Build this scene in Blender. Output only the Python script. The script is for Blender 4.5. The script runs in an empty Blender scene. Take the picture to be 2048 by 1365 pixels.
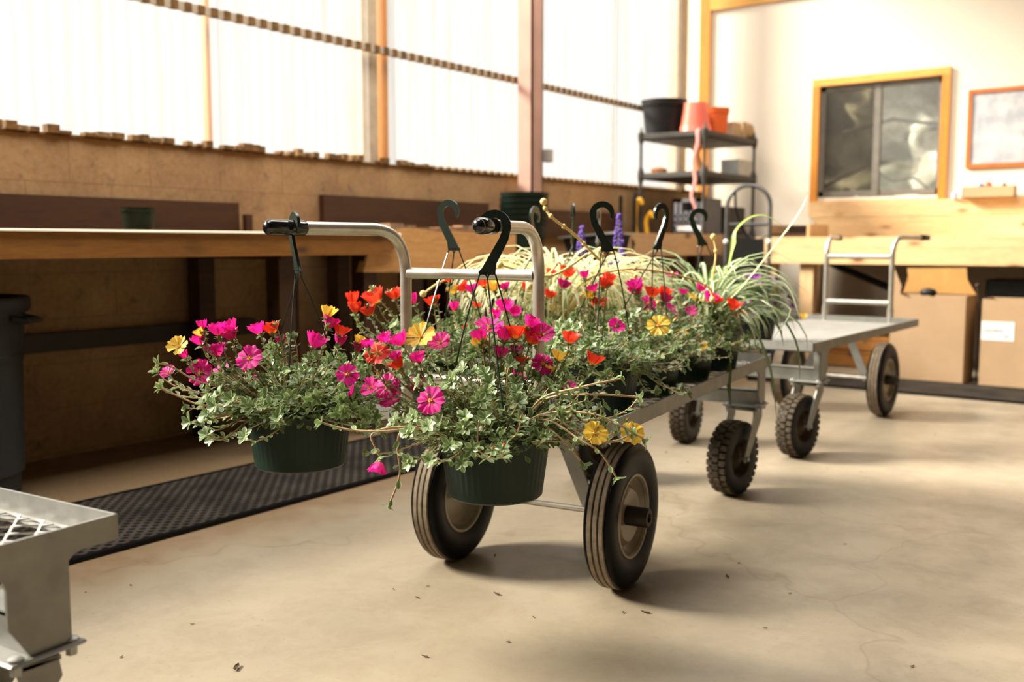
import bpy, math, random
from math import sin, cos, pi, radians as R_, atan2, hypot
from mathutils import Vector as V, Matrix
import numpy as np
sc = bpy.context.scene
col = sc.collection
# ---------------------------------------------------------------- camera, light, exposure
cd = bpy.data.cameras.new('camera'); cam = bpy.data.objects.new('camera', cd); col.objects.link(cam)
cam.location = (0, 0, .95); cam.rotation_euler = (R_(90 - 5.678), 0, R_(36.8))
cd.sensor_width = 36; cd.lens = 1957.5 / 2048 * 36; cd.clip_start = .05; cd.clip_end = 200
cd.dof.use_dof = True; cd.dof.focus_distance = 2.15; cd.dof.aperture_fstop = 2.8
sc.camera = cam
sc.view_settings.view_transform = 'Standard'; sc.view_settings.look = 'None'
sc.view_settings.gamma = 1; sc.view_settings.exposure = 0.44
try: sc.view_settings.use_curve_mapping = False
except Exception: pass
w = bpy.data.worlds.new('daylight'); sc.world = w; w.use_nodes = True
bg = w.node_tree.nodes['Background']; bg.inputs[0].default_value = (1, .97, .92, 1); bg.inputs[1].default_value = .70
def lamp(name, kind, energy, loc, rot, color=(1, 1, 1), **k):
    d = bpy.data.lights.new(name, kind); d.energy = energy; d.color = color
    for a, b in k.items(): setattr(d, a, b)
    o = bpy.data.objects.new(name, d); col.objects.link(o); o.location = loc; o.rotation_euler = rot
    return o
sc.cycles.diffuse_bounces = 2; sc.cycles.transparent_max_bounces = 24
sd = V((.76, .38, -.53)).normalized()
sun = lamp('sun', 'SUN', 10.5, (-8, -4, 8), sd.to_track_quat('-Z', 'Y').to_euler(), (1, .93, .82), angle=R_(17))
lamp('ceiling_fill', 'AREA', 260, (-2.5, 3.2, 4.35), (0, 0, 0), (1, .95, .87), shape='RECTANGLE', size=2.0, size_y=8.0)  # added overhead fill lamp; the ceiling above it is solid

# ---------------------------------------------------------------- materials
def mat(name):
    m = bpy.data.materials.new(name); m.use_nodes = True
    nt = m.node_tree; return m, nt, nt.nodes['Principled BSDF']
def N(nt, t, **k):
    n = nt.nodes.new(t)
    for a, b in k.items():
        if a.startswith('i_'): n.inputs[a[2:].replace('_', ' ')].default_value = b
        else: setattr(n, a, b)
    return n
def ramp(nt, src, stops, interp='LINEAR'):
    n = nt.nodes.new('ShaderNodeValToRGB'); n.color_ramp.interpolation = interp
    e = n.color_ramp.elements
    while len(e) < len(stops): e.new(.5)
    for a, (p, c) in zip(e, stops):
        a.position = p; a.color = (c, c, c, 1) if isinstance(c, (int, float)) else (*c, 1)
    nt.links.new(src, n.inputs[0]); return n.outputs[0]
def coords(nt, scale=(1, 1, 1), kind='Object'):
    tc = N(nt, 'ShaderNodeTexCoord'); mp = N(nt, 'ShaderNodeMapping'); mp.inputs['Scale'].default_value = scale
    nt.links.new(tc.outputs[kind], mp.inputs[0]); return mp.outputs[0]
def noise(nt, vec, scale, detail=4, rough=.55, dist=0):
    n = N(nt, 'ShaderNodeTexNoise'); n.inputs['Scale'].default_value = scale; n.inputs['Detail'].default_value = detail
    n.inputs['Roughness'].default_value = rough; n.inputs['Distortion'].default_value = dist
    nt.links.new(vec, n.inputs['Vector']); return n.outputs['Fac']
def mixc(nt, f, a, b, mode='MIX'):
    n = N(nt, 'ShaderNodeMix', data_type='RGBA', blend_type=mode)
    for s, x in ((0, f), (6, a), (7, b)):
        if hasattr(x, 'is_output'): nt.links.new(x, n.inputs[s])
        else: n.inputs[s].default_value = x if s == 0 else (*x, 1)
    return n.outputs[2]
def bump(nt, p, h, strength=.3, dist=.01):
    b = N(nt, 'ShaderNodeBump'); b.inputs['Strength'].default_value = strength; b.inputs['Distance'].default_value = dist
    nt.links.new(h, b.inputs['Height']); nt.links.new(b.outputs[0], p.inputs['Normal'])
def plain(name, c, rough=.5, metal=0, var=.15, sc_=12, spec=.5, bmp=0):
    m, nt, p = mat(name); v = coords(nt)
    f = noise(nt, v, sc_)
    lo = tuple(x * (1 - var) for x in c); hi = tuple(min(1, x * (1 + var)) for x in c)
    nt.links.new(ramp(nt, f, [(.3, lo), (.7, hi)]), p.inputs['Base Color'])
    p.inputs['Roughness'].default_value = rough; p.inputs['Metallic'].default_value = metal
    p.inputs['Specular IOR Level'].default_value = spec
    if bmp: bump(nt, p, noise(nt, v, sc_ * 6), bmp, .003)
    return m
def wood(name, c1, c2, axis=1, knots=True, rough=.6, grain=1.0, knotc=(.10, .04, .012)):
    m, nt, p = mat(name)
    s = [7, 7, 7]; s[axis] = .8; s = [x * grain for x in s]
    v = coords(nt, s)
    g = noise(nt, v, 3.0, 6, .6, 1.2)
    base = ramp(nt, g, [(.25, c1), (.5, tuple((a + b) / 2 for a, b in zip(c1, c2))), (.75, c2)])
    fine = noise(nt, coords(nt, [x * 6 for x in s]), 4, 3)
    base = mixc(nt, .25, base, ramp(nt, fine, [(.35, tuple(x * .6 for x in c1)), (.65, c2)]))
    if knots:
        s2 = [8, 8, 8]; s2[axis] = 3.2
        vo = N(nt, 'ShaderNodeTexVoronoi'); vo.inputs['Scale'].default_value = 1.0; vo.inputs['Randomness'].default_value = 1
        nt.links.new(coords(nt, s2), vo.inputs['Vector'])
        k = ramp(nt, vo.outputs['Distance'], [(.08, 1.0), (.17, .35), (.27, 0.0)])
        base = mixc(nt, k, base, knotc)
    nt.links.new(base, p.inputs['Base Color']); p.inputs['Roughness'].default_value = rough
    bump(nt, p, g, .15, .004)
    return m

def floor_mat():
    m, nt, p = mat('polished_concrete'); v = coords(nt)
    a = noise(nt, v, .9, 5, .6, .4); b = noise(nt, v, 6, 8, .7, .3); c = noise(nt, v, 60, 3, .6)
    base = ramp(nt, a, [(.3, (.30, .25, .18)), (.55, (.39, .33, .24)), (.75, (.48, .41, .31))])
    base = mixc(nt, ramp(nt, b, [(.42, 0.0), (.62, .45)]), base, (.27, .21, .14))
    base = mixc(nt, ramp(nt, c, [(.62, 0.0), (.72, .5)]), base, (.25, .19, .13))
    # brown water stain with its own ragged outline along the rubber mat
    sep = N(nt, 'ShaderNodeSeparateXYZ'); nt.links.new(v, sep.inputs[0])
    ad = N(nt, 'ShaderNodeMath', operation='MULTIPLY_ADD'); nt.links.new(b, ad.inputs[0]); ad.inputs[1].default_value = .55
    nt.links.new(sep.outputs[0], ad.inputs[2])
    st = ramp(nt, ad.outputs[0], [(0, 0.0), (1, 0.0)])
    mr = N(nt, 'ShaderNodeMapRange'); nt.links.new(ad.outputs[0], mr.inputs[0])
    mr.inputs[1].default_value = -2.12; mr.inputs[2].default_value = -2.44; mr.clamp = True
    sm = N(nt, 'ShaderNodeMath', operation='MULTIPLY'); nt.links.new(mr.outputs[0], sm.inputs[0]); sm.inputs[1].default_value = .70
    base = mixc(nt, sm.outputs[0], base, (.20, .11, .04))
    # hairline cracks
    vo = N(nt, 'ShaderNodeTexVoronoi', feature='DISTANCE_TO_EDGE'); vo.inputs['Scale'].default_value = .45
    dv = N(nt, 'ShaderNodeVectorMath', operation='MULTIPLY_ADD'); nz = N(nt, 'ShaderNodeTexNoise'); nz.inputs['Scale'].default_value = 3
    nt.links.new(v, nz.inputs['Vector']); nt.links.new(nz.outputs['Color'], dv.inputs[0]); dv.inputs[1].default_value = (.5, .5, .5); nt.links.new(v, dv.inputs[2])
    nt.links.new(dv.outputs[0], vo.inputs['Vector'])
    base = mixc(nt, ramp(nt, vo.outputs['Distance'], [(.0, .35), (.003, 0.0)]), base, (.2, .14, .09))
    nt.links.new(base, p.inputs['Base Color'])
    nt.links.new(ramp(nt, b, [(.3, .26), (.7, .5)]), p.inputs['Roughness']); p.inputs['Specular IOR Level'].default_value = .45
    bump(nt, p, b, .05, .004)
    return m
def block_mat():
    m, nt, p = mat('painted_block'); v = coords(nt)
    a = noise(nt, v, 3, 6, .65); b = noise(nt, v, 11, 4, .6, .5); c = noise(nt, v, 40, 3)
    base = ramp(nt, a, [(.3, (.27, .135, .036)), (.6, (.40, .225, .075)), (.8, (.50, .31, .13))])
    base = mixc(nt, ramp(nt, b, [(.60, 0.0), (.70, .8)]), base, (.16, .09, .035))
    base = mixc(nt, .12, base, ramp(nt, c, [(.3, .1), (.7, .6)]))
    br = N(nt, 'ShaderNodeTexBrick'); br.offset = .5
    for k, x in (('Scale', 1.0), ('Mortar Size', .004), ('Brick Width', .4), ('Row Height', .2), ('Mortar Smooth', .6)): br.inputs[k].default_value = x
    tc = N(nt, 'ShaderNodeSeparateXYZ'); cb = N(nt, 'ShaderNodeCombineXYZ'); nt.links.new(v, tc.inputs[0])
    ay = N(nt, 'ShaderNodeMath', operation='ADD'); nt.links.new(tc.outputs[1], ay.inputs[0]); ay.inputs[1].default_value = .06
    az = N(nt, 'ShaderNodeMath', operation='ADD'); nt.links.new(tc.outputs[2], az.inputs[0]); az.inputs[1].default_value = .18
    nt.links.new(ay.outputs[0], cb.inputs[0]); nt.links.new(az.outputs[0], cb.inputs[1]); nt.links.new(cb.outputs[0], br.inputs['Vector'])
    base = mixc(nt, N_mul(nt, br.outputs['Fac'], .5), base, (.18, .11, .05))
    nt.links.new(base, p.inputs['Base Color']); p.inputs['Roughness'].default_value = .9
    bump(nt, p, b, .35, .006)
    return m
def N_mul(nt, s, f):
    n = N(nt, 'ShaderNodeMath', operation='MULTIPLY'); nt.links.new(s, n.inputs[0]); n.inputs[1].default_value = f; return n.outputs[0]
def panel_mat():
    m = bpy.data.materials.new('translucent_panel'); m.use_nodes = True; nt = m.node_tree; nt.nodes.clear()
    out = N(nt, 'ShaderNodeOutputMaterial'); tr = N(nt, 'ShaderNodeBsdfTransparent'); tl = N(nt, 'ShaderNodeBsdfTranslucent'); df = N(nt, 'ShaderNodeBsdfDiffuse')
    v = coords(nt, (1, 1, .06)); f = noise(nt, v, 9, 5)
    c = ramp(nt, f, [(.3, (.80, .72, .58)), (.5, (.97, .94, .89))])
    nt.links.new(c, tl.inputs[0]); nt.links.new(c, df.inputs[0]); nt.links.new(ramp(nt, f, [(.28, (.88, .84, .77)), (.46, (1, .99, .96))]), tr.inputs[0])
    m1 = N(nt, 'ShaderNodeMixShader'); m1.inputs[0].default_value = .25; nt.links.new(tl.outputs[0], m1.inputs[1]); nt.links.new(df.outputs[0], m1.inputs[2])
    m2 = N(nt, 'ShaderNodeMixShader'); m2.inputs[0].default_value = .12; nt.links.new(tr.outputs[0], m2.inputs[1]); nt.links.new(m1.outputs[0], m2.inputs[2])
    nt.links.new(m2.outputs[0], out.inputs[0]); return m
def glass_mat(name, tint, clear=.8, rough=.05):
    m = bpy.data.materials.new(name); m.use_nodes = True; nt = m.node_tree; nt.nodes.clear()
    out = N(nt, 'ShaderNodeOutputMaterial'); tr = N(nt, 'ShaderNodeBsdfTransparent'); gl = N(nt, 'ShaderNodeBsdfGlossy')
    tr.inputs[0].default_value = (*tint, 1); gl.inputs['Roughness'].default_value = rough
    mm = N(nt, 'ShaderNodeMixShader'); mm.inputs[0].default_value = 1 - clear
    nt.links.new(tr.outputs[0], mm.inputs[1]); nt.links.new(gl.outputs[0], mm.inputs[2]); nt.links.new(mm.outputs[0], out.inputs[0]); return m
def leaf_mat(name, mid, edge, trans=.3, rough=.5, lo=.55, hi=.95, var=.35):
    """mid colour in the middle of the blade (u=.5), edge colour at its margins"""
    m, nt, p = mat(name)
    uv = N(nt, 'ShaderNodeUVMap'); sx = N(nt, 'ShaderNodeSeparateXYZ'); nt.links.new(uv.outputs[0], sx.inputs[0])
    a = N(nt, 'ShaderNodeMath', operation='SUBTRACT'); nt.links.new(sx.outputs[0], a.inputs[0]); a.inputs[1].default_value = .5
    b = N(nt, 'ShaderNodeMath', operation='ABSOLUTE'); nt.links.new(a.outputs[0], b.inputs[0])
    base = ramp(nt, N_mul(nt, b.outputs[0], 2), [(lo, mid), (hi, edge)])
    f = noise(nt, coords(nt), 30, 2)
    base = mixc(nt, ramp(nt, f, [(.35, var), (.65, 0.0)]), base, tuple(x * .45 for x in mid))
    nt.links.new(base, p.inputs['Base Color']); p.inputs['Roughness'].default_value = rough
    tl = N(nt, 'ShaderNodeBsdfTranslucent'); nt.links.new(base, tl.inputs[0]); mx = N(nt, 'ShaderNodeMixShader'); mx.inputs[0].default_value = trans
    nt.links.new(p.outputs[0], mx.inputs[1]); nt.links.new(tl.outputs[0], mx.inputs[2])
    nt.links.new(mx.outputs[0], nt.nodes['Material Output'].inputs[0]); return m
def petal_mat(name, tip, base_c):
    m, nt, p = mat(name)
    uv = N(nt, 'ShaderNodeUVMap'); sx = N(nt, 'ShaderNodeSeparateXYZ'); nt.links.new(uv.outputs[0], sx.inputs[0])
    base = ramp(nt, sx.outputs[1], [(.08, base_c), (.38, tip)])
    f = noise(nt, coords(nt), 14, 2)
    base = mixc(nt, ramp(nt, f, [(.4, .25), (.6, 0.0)]), base, tuple(x * .6 for x in tip))
    nt.links.new(base, p.inputs['Base Color']); p.inputs['Roughness'].default_value = .55
    tl = N(nt, 'ShaderNodeBsdfTranslucent'); nt.links.new(base, tl.inputs[0]); mx = N(nt, 'ShaderNodeMixShader'); mx.inputs[0].default_value = .42
    nt.links.new(p.outputs[0], mx.inputs[1]); nt.links.new(tl.outputs[0], mx.inputs[2])
    nt.links.new(mx.outputs[0], nt.nodes['Material Output'].inputs[0]); return m
def mat_rubber():
    m, nt, p = mat('rubber_matting')
    v = coords(nt, (1, 1, 1)); mp = N(nt, 'ShaderNodeMapping'); mp.inputs['Rotation'].default_value = (0, 0, R_(45)); nt.links.new(v, mp.inputs[0])
    ck = N(nt, 'ShaderNodeTexVoronoi', voronoi_dimensions='2D'); ck.inputs['Scale'].default_value = 30; ck.inputs['Randomness'].default_value = .05
    nt.links.new(mp.outputs[0], ck.inputs['Vector'])
    h = ramp(nt, ck.outputs['Distance'], [(.26, 0.0), (.40, 1.0)])
    d = noise(nt, v, 5, 4)
    nt.links.new(mixc(nt, h, (.003, .0025, .002), ramp(nt, d, [(.3, (.022, .018, .014)), (.7, (.07, .058, .046))])), p.inputs['Base Color'])
    p.inputs['Roughness'].default_value = .85; p.inputs['Specular IOR Level'].default_value = .15; bump(nt, p, h, .6, .006); return m
def poster_mat():
    m, nt, p = mat('faded_map'); v = coords(nt)
    a = noise(nt, v, 7, 5, .6); b = noise(nt, v, 22, 3)
    base = ramp(nt, a, [(.40, (.52, .52, .53)), (.62, (.34, .36, .40))])
    base = mixc(nt, ramp(nt, b, [(.68, 0.0), (.74, .7)]), base, (.75, .35, .38))
    nt.links.new(base, p.inputs['Base Color']); p.inputs['Roughness'].default_value = .35; return m
def outside_mat():
    m, nt, p = mat('garden_foliage'); v = coords(nt)
    a = noise(nt, v, 1.6, 6, .65)
    nt.links.new(ramp(nt, a, [(.35, (.16, .16, .11)), (.5, (.34, .33, .27)), (.62, (.62, .60, .55))]), p.inputs['Base Color']); p.inputs['Roughness'].default_value = 1; return m

M = {}
M['floor'] = floor_mat(); M['block'] = block_mat(); M['panel'] = panel_mat()
M['pine'] = wood('pale_pine', (.70, .42, .18), (.86, .60, .32), 0, knotc=(.22, .08, .015))
M['worn'] = plain('edge_highlight_colour', (.95, .80, .60), .5, var=.04)  # pale colour stands in for light caught on the bench edge
M['pine_y'] = wood('pale_pine_lengthwise', (.62, .34, .15), (.80, .50, .25), 1, knotc=(.2, .08, .02))
M['pine_z'] = wood('pale_pine_upright', (.66, .40, .18), (.82, .58, .32), 2, knots=False)
M['bench'] = wood('worn_bench_board', (.22, .08, .010), (.40, .165, .026), 1, knotc=(.06, .025, .01))
M['slab'] = wood('rough_sawn_slab', (.66, .28, .08), (.92, .52, .20), 1, grain=1.6, knotc=(.05, .02, .01))
M['bark'] = plain('weathered_plank_top', (.34, .20, .11), .9, var=.4, sc_=20, bmp=.5)
M['dark_wood'] = wood('dark_stained_board', (.032, .011, .002), (.075, .026, .005), 1, knotc=(.02, .01, .005))
M['trim'] = wood('varnished_trim', (.50, .17, .015), (.66, .27, .04), 2, knots=False, rough=.4)
M['trim_x'] = wood('varnished_trim_flat', (.64, .27, .045), (.80, .42, .10), 0, knots=False, rough=.4)
M['closure'] = plain('foam_closure', (.16, .08, .02), .9, var=.5, sc_=25)
M['girt'] = plain('girt_strip', (.45, .36, .26), .7)
M['wall'] = plain('cream_wall', (.76, .67, .55), .8, var=.02, sc_=2)
M['ceiling'] = plain('dusty_roof_boards', (.12, .085, .055), .8, var=.1)
M['far_wall'] = plain('bare_wall_boards', (.11, .08, .055), .85, var=.1)
M['alu'] = plain('cast_aluminium', (.275, .272, .25), .45, .35, var=.16, sc_=18, bmp=.12)
M['deck'] = plain('bright_aluminium_mesh', (.50, .49, .46), .5, .25, var=.1)
M['dark_metal'] = plain('dark_grey_metal', (.11, .11, .105), .4, .5)
M['alu_tube'] = plain('aluminium_tube', (.60, .57, .50), .34, .75, var=.14, sc_=25, bmp=.06)
M['grip'] = plain('black_vinyl', (.006, .006, .006), .12, var=.1, spec=.7)
M['tyre'] = plain('black_rubber', (.004, .004, .0045), .42, var=.2, sc_=20, spec=.16)
M['lug'] = plain('dirty_lug_rubber', (.075, .058, .040), .9, var=.5, sc_=60, spec=.1)
M['rib'] = plain('dusty_tread', (.20, .155, .105), .85, var=.3, sc_=40)
M['rim'] = plain('cream_rim', (.34, .29, .21), .32, .2, var=.12)
M['hub'] = plain('dark_hub', (.035, .028, .02), .5, .4)
M['rust'] = plain('rusty_steel', (.075, .045, .028), .7, .5, var=.5, sc_=30)
M['pot'] = plain('green_plastic', (.009, .022, .014), .42, var=.08, spec=.22)
M['hook'] = plain('dark_green_plastic', (.012, .022, .017), .28, var=.05)
M['soil'] = plain('potting_soil', (.03, .02, .012), .95, var=.5, sc_=60)
M['leaf'] = leaf_mat('purslane_leaf', (.16, .25, .075), (.62, .68, .44), .25, .40, .60, 1.0, .45)  # pale margin colour paints in the rim light on leaf edges
M['stem'] = plain('pink_tan_stem', (.46, .30, .15), .5, var=.3, sc_=9)
M['bud'] = plain('green_bud', (.30, .36, .14), .5, var=.2)
M['strap'] = leaf_mat('variegated_strap', (.82, .84, .62), (.20, .34, .09), .35, .45, .42, .62, .12)
M['cream'] = leaf_mat('bleached_strap', (.92, .87, .56), (.74, .74, .40), .4, .5, .5, .8, .10)
M['runner'] = plain('straw_runner', (.85, .60, .22), .5, var=.2)
M['darkstrap'] = leaf_mat('dark_green_strap', (.32, .36, .16), (.035, .07, .02), .25, .4, .18, .4, .3)
M['lime'] = leaf_mat('lime_strap', (.62, .74, .22), (.25, .38, .05), .4, .4, .3, .8, .1)
M['green'] = leaf_mat('mid_green_leaf', (.08, .15, .04), (.16, .25, .08), .3, .5)
PC = {'M': petal_mat('magenta_petal', (.82, .012, .31), (.85, .08, .10)), 'O': petal_mat('orange_red_petal', (.88, .055, .022), (.95, .38, .03)),
      'Y': petal_mat('yellow_petal', (.95, .62, .08), (.90, .42, .02))}
M['stamen'] = plain('stamen', (.85, .30, .02), .6)
M['purple'] = plain('purple_flower', (.15, .07, .42), .6, var=.3, sc_=60)
M['violet'] = plain('violet_petunia', (.20, .02, .24), .6, var=.3, sc_=40)
M['rubber'] = mat_rubber()
M['bin'] = plain('grey_bin_plastic', (.022, .025, .027), .6, var=.12, sc_=4)
M['steelp'] = plain('primer_red_steel', (.44, .25, .19), .55, var=.1, sc_=6)
M['black'] = plain('black_plastic', (.014, .013, .012), .45, var=.15, spec=.25)
M['rack'] = plain('charcoal_rack_plastic', (.045, .041, .035), .6, var=.15)
M['crate'] = plain('grey_crate_plastic', (.11, .11, .12), .55)
M['redpot'] = plain('red_plastic', (.80, .16, .10), .4, var=.08)
M['orangepot'] = plain('orange_plastic', (.72, .12, .02), .45, var=.08)
M['card'] = plain('cardboard', (.47, .31, .175), .85, var=.07, sc_=5)
M['card_in'] = plain('cardboard_inside', (.50, .27, .08), .9, var=.1)
M['paper'] = plain('white_label', (.85, .83, .80), .7, var=.02)
M['ink'] = plain('faded_ink', (.35, .33, .33), .8)
M['frame'] = plain('grey_window_frame', (.17, .155, .13), .5, .2)
M['glass'] = glass_mat('window_glass', (.95, .95, .9), .86)
M['screen'] = glass_mat('insect_screen', (.58, .55, .48), .95, .4)
M['mapframe'] = plain('red_brown_frame', (.50, .13, .02), .45)
M['poster'] = poster_mat(); M['outside'] = outside_mat()
M['yellow'] = plain('yellow_plastic', (.80, .42, .02), .4)
M['pink'] = plain('pink_ribbon', (.75, .30, .26), .6)
M['terra'] = plain('terracotta', (.62, .26, .10), .8)
M['blue'] = plain('blue_plastic', (.03, .16, .30), .4); M['lilac'] = plain('lilac_plastic', (.62, .52, .85), .5)
M['debris'] = plain('dried_leaf', (.10, .06, .03), .9, var=.4, sc_=50)
M['bag'] = plain('brown_paper', (.42, .26, .12), .9)
M['zinc'] = plain('galvanised_grey', (.42, .42, .40), .45, .5)

# ---------------------------------------------------------------- mesh builder
class MB:
    def __init__(s): s.v = []; s.f = []; s.mi = []; s.uv = []; s.m = Matrix(); s.k = 0
    def add(s, vs, fs, k=None, uvs=None):
        b = len(s.v); s.v += [tuple(s.m @ V(p)) for p in vs]
        for i, f in enumerate(fs):
            s.f.append(tuple(b + j for j in f)); s.mi.append(s.k if k is None else k)
            s.uv.append([uvs[j] for j in f] if uvs else [(0, 0)] * len(f))
        return s
    def box(s, x0, x1, y0, y1, z0, z1, k=None, ch=0):
        if ch:
            c = ch; pts = []
            for (z, d) in ((z0, c), (z0 + c, 0), (z1 - c, 0), (z1, c)):
                a, b, e, g = x0 + d, x1 - d, y0 + d, y1 - d
                q = c if d == 0 else 0
                pts += [(a + q, e, z), (b - q, e, z), (b, e + q, z), (b, g - q, z), (b - q, g, z), (a + q, g, z), (a, g - q, z), (a, e + q, z)]
            fs = [tuple(reversed(range(8))), tuple(range(24, 32))]
            for r in range(3):
                for i in range(8): fs.append((r * 8 + i, r * 8 + (i + 1) % 8, r * 8 + 8 + (i + 1) % 8, r * 8 + 8 + i))
            return s.add(pts, fs, k)
        vs = [(x, y, z) for z in (z0, z1) for x, y in ((x0, y0), (x1, y0), (x1, y1), (x0, y1))]
        return s.add(vs, [(3, 2, 1, 0), (4, 5, 6, 7), (0, 1, 5, 4), (1, 2, 6, 5), (2, 3, 7, 6), (3, 0, 4, 7)], k)
    def tube(s, pts, r, n=8, k=None, cap=True):
        pts = [V(p) for p in pts]; rr = r if isinstance(r, (list, tuple)) else [r] * len(pts)
        vs = []; fs = []; T = (pts[1] - pts[0]).normalized(); U = T.orthogonal().normalized()
        for i, p in enumerate(pts):
            t = (pts[min(i + 1, len(pts) - 1)] - pts[max(i - 1, 0)]).normalized()
            U = (U - t * U.dot(t)).normalized(); W = t.cross(U)
            for j in range(n):
                a = 2 * pi * j / n; vs.append(p + (U * cos(a) + W * sin(a)) * rr[i])
        for i in range(len(pts) - 1):
            for j in range(n):
                a = i * n + j; b = i * n + (j + 1) % n; fs.append((a, b, b + n, a + n))
        if cap: fs += [tuple(reversed(range(n))), tuple(range(len(vs) - n, len(vs)))]
        return s.add(vs, fs, k)
    def lathe(s, prof, n=32, axis='z', c=(0, 0, 0), ks=None, ripple=None):
        vs = []; fs = []; kk = []
        for i, (r, h) in enumerate(prof):
            for j in range(n):
                a = 2 * pi * j / n; q = r if ripple is None else r * (1 + ripple(a, h))
                x, y = q * cos(a), q * sin(a)
                vs.append((c[0] + x, c[1] + y, c[2] + h) if axis == 'z' else (c[0] + x, c[1] + h, c[2] + y))
        b = len(s.v); s.v += [tuple(s.m @ V(p)) for p in vs]
        for i in range(len(prof) - 1):
            for j in range(n):
                a = i * n + j; e = i * n + (j + 1) % n
                q = (a, e, e + n, a + n) if axis == 'z' else (a, a + n, e + n, e)
                s.f.append(tuple(b + t for t in q)); s.mi.append(ks[i] if ks else s.k); s.uv.append([(0, 0)] * 4)
        return s
    def disc(s, r, z, n=32, c=(0, 0), k=None): return s.add([(c[0] + r * cos(2 * pi * j / n), c[1] + r * sin(2 * pi * j / n), z) for j in range(n)], [tuple(range(n))], k)
    def prism(s, poly, plane, a, b, k=None):
        """poly extruded: plane 'xz' gives depth along y, 'yz' along x, 'xy' along z"""
        P = {'xz': lambda p, d: (p[0], d, p[1]), 'yz': lambda p, d: (d, p[0], p[1]), 'xy': lambda p, d: (p[0], p[1], d)}[plane]
        n = len(poly); vs = [P(p, a) for p in poly] + [P(p, b) for p in poly]
        fs = [tuple(reversed(range(n))), tuple(range(n, 2 * n))] + [(i, (i + 1) % n, n + (i + 1) % n, n + i) for i in range(n)]
        return s.add(vs, fs, k)
    def ball(s, c, r, n=10, k=None, sz=(1, 1, 1)):
        rings = n // 2; vs = []; fs = []
        for i in range(rings + 1):
            t = pi * i / rings
            for j in range(n): a = 2 * pi * j / n; vs.append((c[0] + r * sz[0] * sin(t) * cos(a), c[1] + r * sz[1] * sin(t) * sin(a), c[2] + r * sz[2] * cos(t)))
        for i in range(rings):
            for j in range(n): fs.append((i * n + j, (i + 1) * n + j, (i + 1) * n + (j + 1) % n, i * n + (j + 1) % n))
        return s.add(vs, fs, k)
    def mesh(s, name, mats, smooth=False, fix=True):
        me = bpy.data.meshes.new(name); me.from_pydata(s.v, [], s.f)
        for m in (mats if isinstance(mats, (list, tuple)) else [mats]): me.materials.append(m)
        me.polygons.foreach_set('material_index', s.mi)
        ul = me.uv_layers.new(name='UVMap'); ul.data.foreach_set('uv', [c for q in s.uv for u in q for c in u])
        me.update()
        if fix:
            import bmesh
            bm = bmesh.new(); bm.from_mesh(me); bmesh.ops.remove_doubles(bm, verts=bm.verts, dist=1e-5); bmesh.ops.recalc_face_normals(bm, faces=bm.faces); bm.to_mesh(me); bm.free()
        if smooth:
            me.polygons.foreach_set('use_smooth', [True] * len(me.polygons))
            if smooth != 'all': me.set_sharp_from_angle(angle=R_(38))
        return me
    def build(s, name, mats, parent=None, smooth=False, **k):
        return link(name, s.mesh(name, mats, smooth), parent, **k)
def link(name, me, parent=None, loc=None, rot=None, label=None, cat=None, group=None, kind=None):
    o = bpy.data.objects.new(name, me); col.objects.link(o)
    if parent: o.parent = parent
    if loc is not None: o.location = loc
    if rot is not None: o.rotation_euler = rot
    return tag(o, label, cat, group, kind)
def tag(o, label=None, cat=None, group=None, kind=None):
    for a, b in (('label', label), ('category', cat), ('group', group), ('kind', kind)):
        if b: o[a] = b
    return o
def empty(name, loc, rz=0, label=None, cat=None, group=None):
    return link(name, None, None, loc, (0, 0, rz), label, cat, group)
def box(name, m, b, parent=None, ch=0, **k): return MB().box(*b, ch=ch).build(name, m, parent, **k)
def children(o): return [c for c in bpy.data.objects if c.parent == o]
rnd = random.Random(7)
ST = 'structure'
# ---------------------------------------------------------------- the setting
LX, BY, RX, FY, CZ = -4.2, 8.6, 3.6, -4.5, 4.4
box('floor', M['floor'], (LX - .3, RX + .2, FY - .2, BY + .2, -.12, 0), kind=ST)
box('wall_left', M['block'], (LX - .2, LX, FY, BY, 0, 1.42), kind=ST)
b = MB(); x1 = -3.128 + .05; x2 = -1.998 - .05; z1 = 1.30 + .05; z2 = 2.375 - .05
for q in ((LX - .2, x1, 0, CZ), (x2, RX, 0, CZ), (x1, x2, 0, z1), (x1, x2, z2, CZ)): b.box(q[0], q[1], BY, BY + .15, q[2], q[3])
b.build('wall_back', M['wall'], kind=ST)
box('wall_right', M['far_wall'], (RX, RX + .15, FY, BY, 0, CZ), kind=ST)
b = MB(); b.box(LX - .2, RX, FY - .15, FY, 0, CZ)
b.build('wall_front', M['far_wall'], kind=ST)
box('ceiling', M['ceiling'], (LX - .3, RX + .15, FY - .15, BY + .15, CZ, CZ + .1), kind=ST)
# corrugated translucent glazing above the block wall
b = MB(); ys = np.arange(FY, BY + .001, .0076); vs = []; 
for y in ys:
    x = LX - .012 + .009 * sin(2 * pi * y / .076)
    vs += [(x, y, 1.40), (x, y, CZ)]
b.add(vs, [(2 * i, 2 * i + 2, 2 * i + 3, 2 * i + 1) for i in range(len(ys) - 1)])
wn = link('window_1', b.mesh('window_1', M['panel'], 'all', False), None, kind=ST)
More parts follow.
